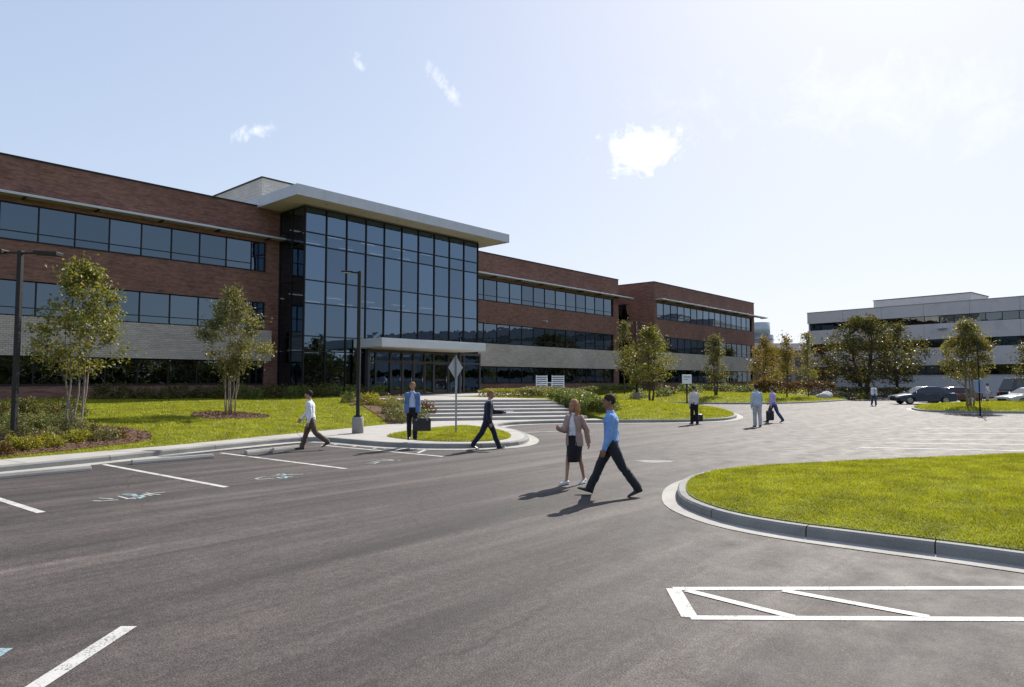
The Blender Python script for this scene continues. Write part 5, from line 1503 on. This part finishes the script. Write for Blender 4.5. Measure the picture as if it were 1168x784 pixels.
    # --- upper clothing
    def upper(name, m_, grow, hem, slv, seed, loose=0.0):
        c = MB(); tr = [q for q in tors if q[0] > hem + .02]
        h0 = next(q for q in tors if q[0] > hem + .02)
        rr = [ring(hem, h0[1], h0[2], grow + loose)] + [ring(q[0], q[1], q[2], grow + loose * max(0, 1 - q[0] / .4)) for q in tr[:-1]] + [ring(.525, .058, .068, grow * .6)]
        c.rings(rr)
        for side in 'LR':
            sh, elb, wri, fdv, sy = arms[side]; gr = grow * .95
            if slv == 'long': pts, rd = [sh, sh.lerp(elb, .5), elb, elb.lerp(wri, .5), wri], [.050, .048, .043, .040, .033]
            elif slv == 'short': pts, rd = [sh, sh.lerp(elb, .5), sh.lerp(elb, .78)], [.060, .055, .055]
            else: continue
            limb(c, [S(q) for q in pts], [(q * k_ + gr) * s for q in rd])
        return remesh(name, c, m_, t, vox, 3, .0075, (10, 10, 7), seed)
    if shirt: upper('shirt', shirt, .012 if not jacket else .003, -.03 if not jacket else -.02, sleeve if not jacket else None, 1.3, .012 if not jacket else .002)
    if shirt:
        c = MB(); c.rings([(S(T(.505, -.004)), Ft, Yt, .066 * s * k_, .074 * s * k_), (S(T(.53, .0)), Ft, Yt, .068 * s * k_, .070 * s * k_), (S(T(.562, .004)), Ft, Yt, .062 * s * k_, .062 * s * k_)], 18); c.build('collar', shirt, t)
    if jacket:
        j = upper('jacket', jacket, .021, -.10 - jlong, 'long', 4.1, .012)
        if jopen:
            bm = bmesh.new(); bm.from_mesh(j.data); kill = []
            for f in bm.faces:
                q = f.calc_center_median() / s - mv; h = q.dot(U); fx = (q - U * h).dot(Ft); fy = (q - U * h).dot(Yt)
                wd_ = jopen * (1.0 if h < .3 else max(.25, 1 - (h - .3) / .3)) 
                if fx > .02 and abs(fy) < wd_ and h < .54: kill.append(f)
            bmesh.ops.delete(bm, geom=kill, context='FACES'); bm.to_mesh(j.data); bm.free()
            sd_ = j.modifiers.new('thick', 'SOLIDIFY'); sd_.thickness = .006; sd_.offset = -1
    # --- lower clothing
    kind, lm = lower
    if kind == 'trousers':
        c = MB(); c.rings([ring(-.12, .085, .135, .016), ring(-.03, .108, .163, .018), ring(.05, .106, .158, .014)])
        for side in 'LR':
            hip, kne, ank, fd, fu = legs[side]
            limb(c, [S(hip), S(hip.lerp(kne, .5)), S(kne), S(kne.lerp(ank, .5) - V((.008, 0, 0))), S(ank + V((0, 0, .02))), S(ank + (ank - kne).normalized() * .012)], [.100 * s, .090 * s, .074 * s, .073 * s, .068 * s, .068 * s])
        remesh('trousers', c, lm, t, vox, 3, .0085, (11, 11, 4.5), 2.2)
    else:
        c = MB(); hipz = 0
        k0 = [legs[q][1] for q in 'LR']; kc = (k0[0] + k0[1]) / 2; dx = abs(k0[0].x - k0[1].x) / 2
        f_ = 1.02
        kk = V((kc.x, 0, kc.z - .03))
        c.rings([(S(T(.10)), Ft, Yt, .112 * s, .146 * s), (S(V((0, 0, .0))), V((1, 0, 0)), Y, .122 * s, .178 * s), (S(V((kc.x * .25, 0, -.14))), V((1, 0, 0)), Y, .118 * s + dx * .25 * s, .172 * s), (S(V((kc.x * .7, 0, -.30))), V((1, 0, 0)), Y, (.095 + dx * .75) * s, .146 * s), (S(kk), V((1, 0, 0)), Y, (.078 + dx * .92) * s, .122 * s)][::-1])
        remesh('skirt', c, lm, t, vox, 3, .005, (8, 8, 5), 3.3)
    if belt:
        c = MB(); c.rings([(S(T(.035)), Ft, Yt, .127 * s, .179 * s * k_), (S(T(.072)), Ft, Yt, .126 * s, .177 * s * k_)], 24); c.build('belt', BELT, t)
    for side in 'LR':
        hip, kne, ank, fd, fu = legs[side]; sdv = fd.cross(fu).normalized()
        c = MB()
        base = ank - fu * .085
        rr = [(-.068, .028, .020, .040), (-.055, .036, .036, .05), (.0, .037, .045, .058), (.06, .041, .034, .040), (.12, .048, .026, .030), (.17, .043, .020, .023), (.20, .022, .014, .017)]
        c.rings([(S(base + fd * x + fu * (z_)), sdv, fu, w_ * s, h_ * s) for x, w_, h_, z_ in [(x, w_, h_, max(h_ * .96, z_ * .8)) for x, w_, h_, z_ in rr]], 14)
        c.build('shoe', shoes or SHOE, t)
        q = MB(); q.rings([(S(base + fd * x + fu * .0115), fd if False else sdv, fu, w_ * s, .0115 * s) for x, w_ in ((-.072, .024), (-.055, .040), (0, .040), (.07, .045), (.13, .052), (.175, .046), (.205, .022))], 12)
        q.build('sole', SNEAK if sneaker else SHOE, t)
    hands = {}
    Rz = Matrix.Rotation(yaw, 3, 'Z')
    for side in 'LR':
        sh, elb, wri, fdv, sy = arms[side]; hands[side] = V(loc) + Rz @ S(wri + fdv * .105)
    return t, hands

def ground_at(x, y, z=0.0): return gp(x, y, z)
AWAY = HEAD; TOWARD = HEAD + math.pi; RIGHT = CR

# the couple nearest the camera
p = gp(697, 565.5)
person('man in a bright blue shirt and dark trousers striding left, nearest the camera', p, LEFT + R(-6), 1.83,
       dict(tL=-25, tR=27, kL=10, kR=3, fL=-22, fR=16, aL=4, aR=-14, eL=14, eR=22, bL=5, bR=8, lean=1, hy=14, hp=3, twist=-6), .0075, SK2, ('short', HAIR_D), C_['blue'], lower=('trousers', C_['charcoal']), shoes=SHOE, eyes=True, group='people walking')
p = gp(655, 552.5)
person('woman in a dusty pink jacket, white top and black skirt walking beside a man', p, TOWARD + R(-38), 1.66,
       dict(tL=-9, tR=17, kL=12, kR=10, fL=-6, fR=4, aL=-26, aR=18, eL=14, eR=88, bL=14, bR=8, lean=1, hy=-14, hp=0, twist=6, gripR=1), .0075, SK, ('long', HAIR_R), C_['white'], 'short', C_['pink'], .085, .02, ('skirt', C_['black']), SNEAK, False, True, True, True, 'people walking')
# man in white shirt walking left along the bays
p = gp(357, 513)
person('man in a white shirt and brown trousers walking left past the parking bays', p, LEFT + R(4), 1.77,
       dict(tL=-22, tR=20, kL=30, kR=4, fL=-28, fR=3, aL=-8, aR=24, eL=18, eR=18, bL=4, bR=8, lean=4, hy=4), .010, SK, ('short', HAIR_D), C_['white'], lower=('trousers', C_['brown']), shoes=SHOE_B, group='people walking')
# man with a big case on the small island
p = gp(470, 500.5, .27); p.z = Z1(zisl, p.x, p.y)
_, hd = person('man in open blue jacket and pale shirt holding a big case on the grass', p, TOWARD + R(8), 1.74,
       dict(tL=11, tR=-9, kL=4, kR=12, fL=6, fR=-10, aL=4, aR=-8, eL=8, eR=18, bL=4, bR=3, gripL=1, lean=1), .010, SK, ('short', HAIR_B), C_['pale'], 'long', C_['skyj'], .10, .0, ('trousers', C_['black']), SHOE, True, group='people walking')
def bag(label, hand, rz, W, Hh, D, cat='briefcase', soft=.03, strap=.0):
    base = Vector((hand.x, hand.y, hand.z - Hh - .075 - strap))
    t = thing(cat, label, cat.replace('_', ' '), base, rz, 'bags carried')
    b = MB(); b.box(-W / 2, -D / 2, 0, W / 2, D / 2, Hh); b.build('case_body', LEATHER, t, bevel=soft)
    h = MB(); hw_ = W * .17 if not strap else W * .30
    h.tube([(-hw_, 0, Hh - .01), (-hw_ * .96, 0, Hh + .04 + strap * .5), (-hw_ * .5, 0, Hh + .07 + strap), (hw_ * .5, 0, Hh + .07 + strap), (hw_ * .96, 0, Hh + .04 + strap * .5), (hw_, 0, Hh - .01)], .011, 8)
    h.build('handle', LEATHER, t)
    c = MB()
    for sx in (-1, 1): c.box(sx * W * .3 - .02, -D / 2 - .006, Hh - .07, sx * W * .3 + .02, -D / 2 + .002, Hh - .03)
    c.build('clasp', M['chrome'], t)
    return t
bag('big black case held by the man in the open blue jacket', hd['L'] + RT * .10, CR + R(6), .53, .38, .16, soft=.02)
# man in the dark suit
p = gp(556, 512.5)
_, hd = person('man in a dark navy suit walking right past the small grass island', p, RIGHT + R(3), 1.79,
       dict(tL=25, tR=-24, kL=5, kR=12, fL=8, fR=-20, aL=26, aR=-2, eL=62, eR=12, bL=4, bR=5, gripL=1, lean=5, hp=-4), .010, SK, ('short', HAIR_B), C_['pale'], 'long', C_['navy'], .05, .06, ('trousers', C_['navy']), SHOE, False, group='people walking')
t = thing('folder', 'thin dark green folder held out in front of the suited man', 'folder', hd['L'] + Vector((0, 0, .01)), RIGHT + R(3), None)
mb = MB(); mb.box(-.05, -.11, 0, .25, .11, .018); mb.build('cover', pm('green_folder', (.03, .06, .05), .6), t, bevel=.004)
mb = MB(); mb.box(-.045, -.105, .018, .24, .105, .022); mb.build('papers', M['sign_white'], t)
# man with bag at the lawn end
p = gp(792, 484.5)
_, hd = person('man in a pale pinkish shirt with a black bag by the lawn corner', p, AWAY + R(10), 1.78,
       dict(tL=7, tR=-6, kL=6, kR=5, fL=2, fR=-6, aL=-6, aR=6, eL=16, eR=10, bL=6, bR=6, gripR=1), .013, SK, ('short', HAIR_G), C_['blush'], lower=('trousers', C_['black']), group='people walking')
bag('black soft bag with a long handle held by the man in the pale pinkish shirt', hd['R'] + RT * .03, CR + R(20), .46, .34, .18, 'handbag', .05, .22)
# two walking away
p = gp(864, 487)
person('man in a grey blue shirt and pale trousers walking away, left of the pair', p, AWAY + R(-6), 1.85,
       dict(tL=4, tR=-5, kL=5, kR=5, fR=-4, aL=-8, aR=8, eL=16, eR=14, bL=8, bR=5), .013, SK2, ('short', HAIR_D), C_['greyblue'], lower=('trousers', C_['stone']), belt=False, group='people walking')
p = gp(883, 482.5)
_, hd = person('man in a lilac shirt and navy trousers, right of the pair walking away', p, AWAY + R(38), 1.78,
       dict(tL=20, tR=-22, kL=4, kR=14, fL=6, fR=-22, aL=-10, aR=16, eL=12, eR=40, bL=7, bR=8, gripL=1, lean=4), .013, SK, ('short', HAIR_G), C_['lilac'], lower=('trousers', C_['jeans']), group='people walking')
bag('dark upright bag held low by the man in the lilac shirt', hd['L'] - RT * .05, CR + R(10), .34, .46, .2, 'handbag', .05, .05)
# far figures
p = gp(997, 463)
person('far man in an open white jacket and jeans walking towards the camera across the drive', p, TOWARD + R(-5), 1.74,
       dict(tL=9, tR=-10, kL=5, kR=16, fR=-12, aL=-12, aR=10, eL=20, eR=20, bL=10, bR=10), .016, SK2, ('short', HAIR_D), C_['greyblue'], 'long', C_['white'], .05, .0, ('trousers', C_['jeans']), SHOE, False, group='people walking')
p = at_depth(1125, 60)
person('far person with dark hair in a pale top standing behind the grass island', p, TOWARD + R(30), 1.76,
       dict(aL=5, aR=20, eL=15, eR=40), .02, SK2, ('short', HAIR_D), C_['blush'], lower=('trousers', C_['stone']), belt=False, group='people walking')
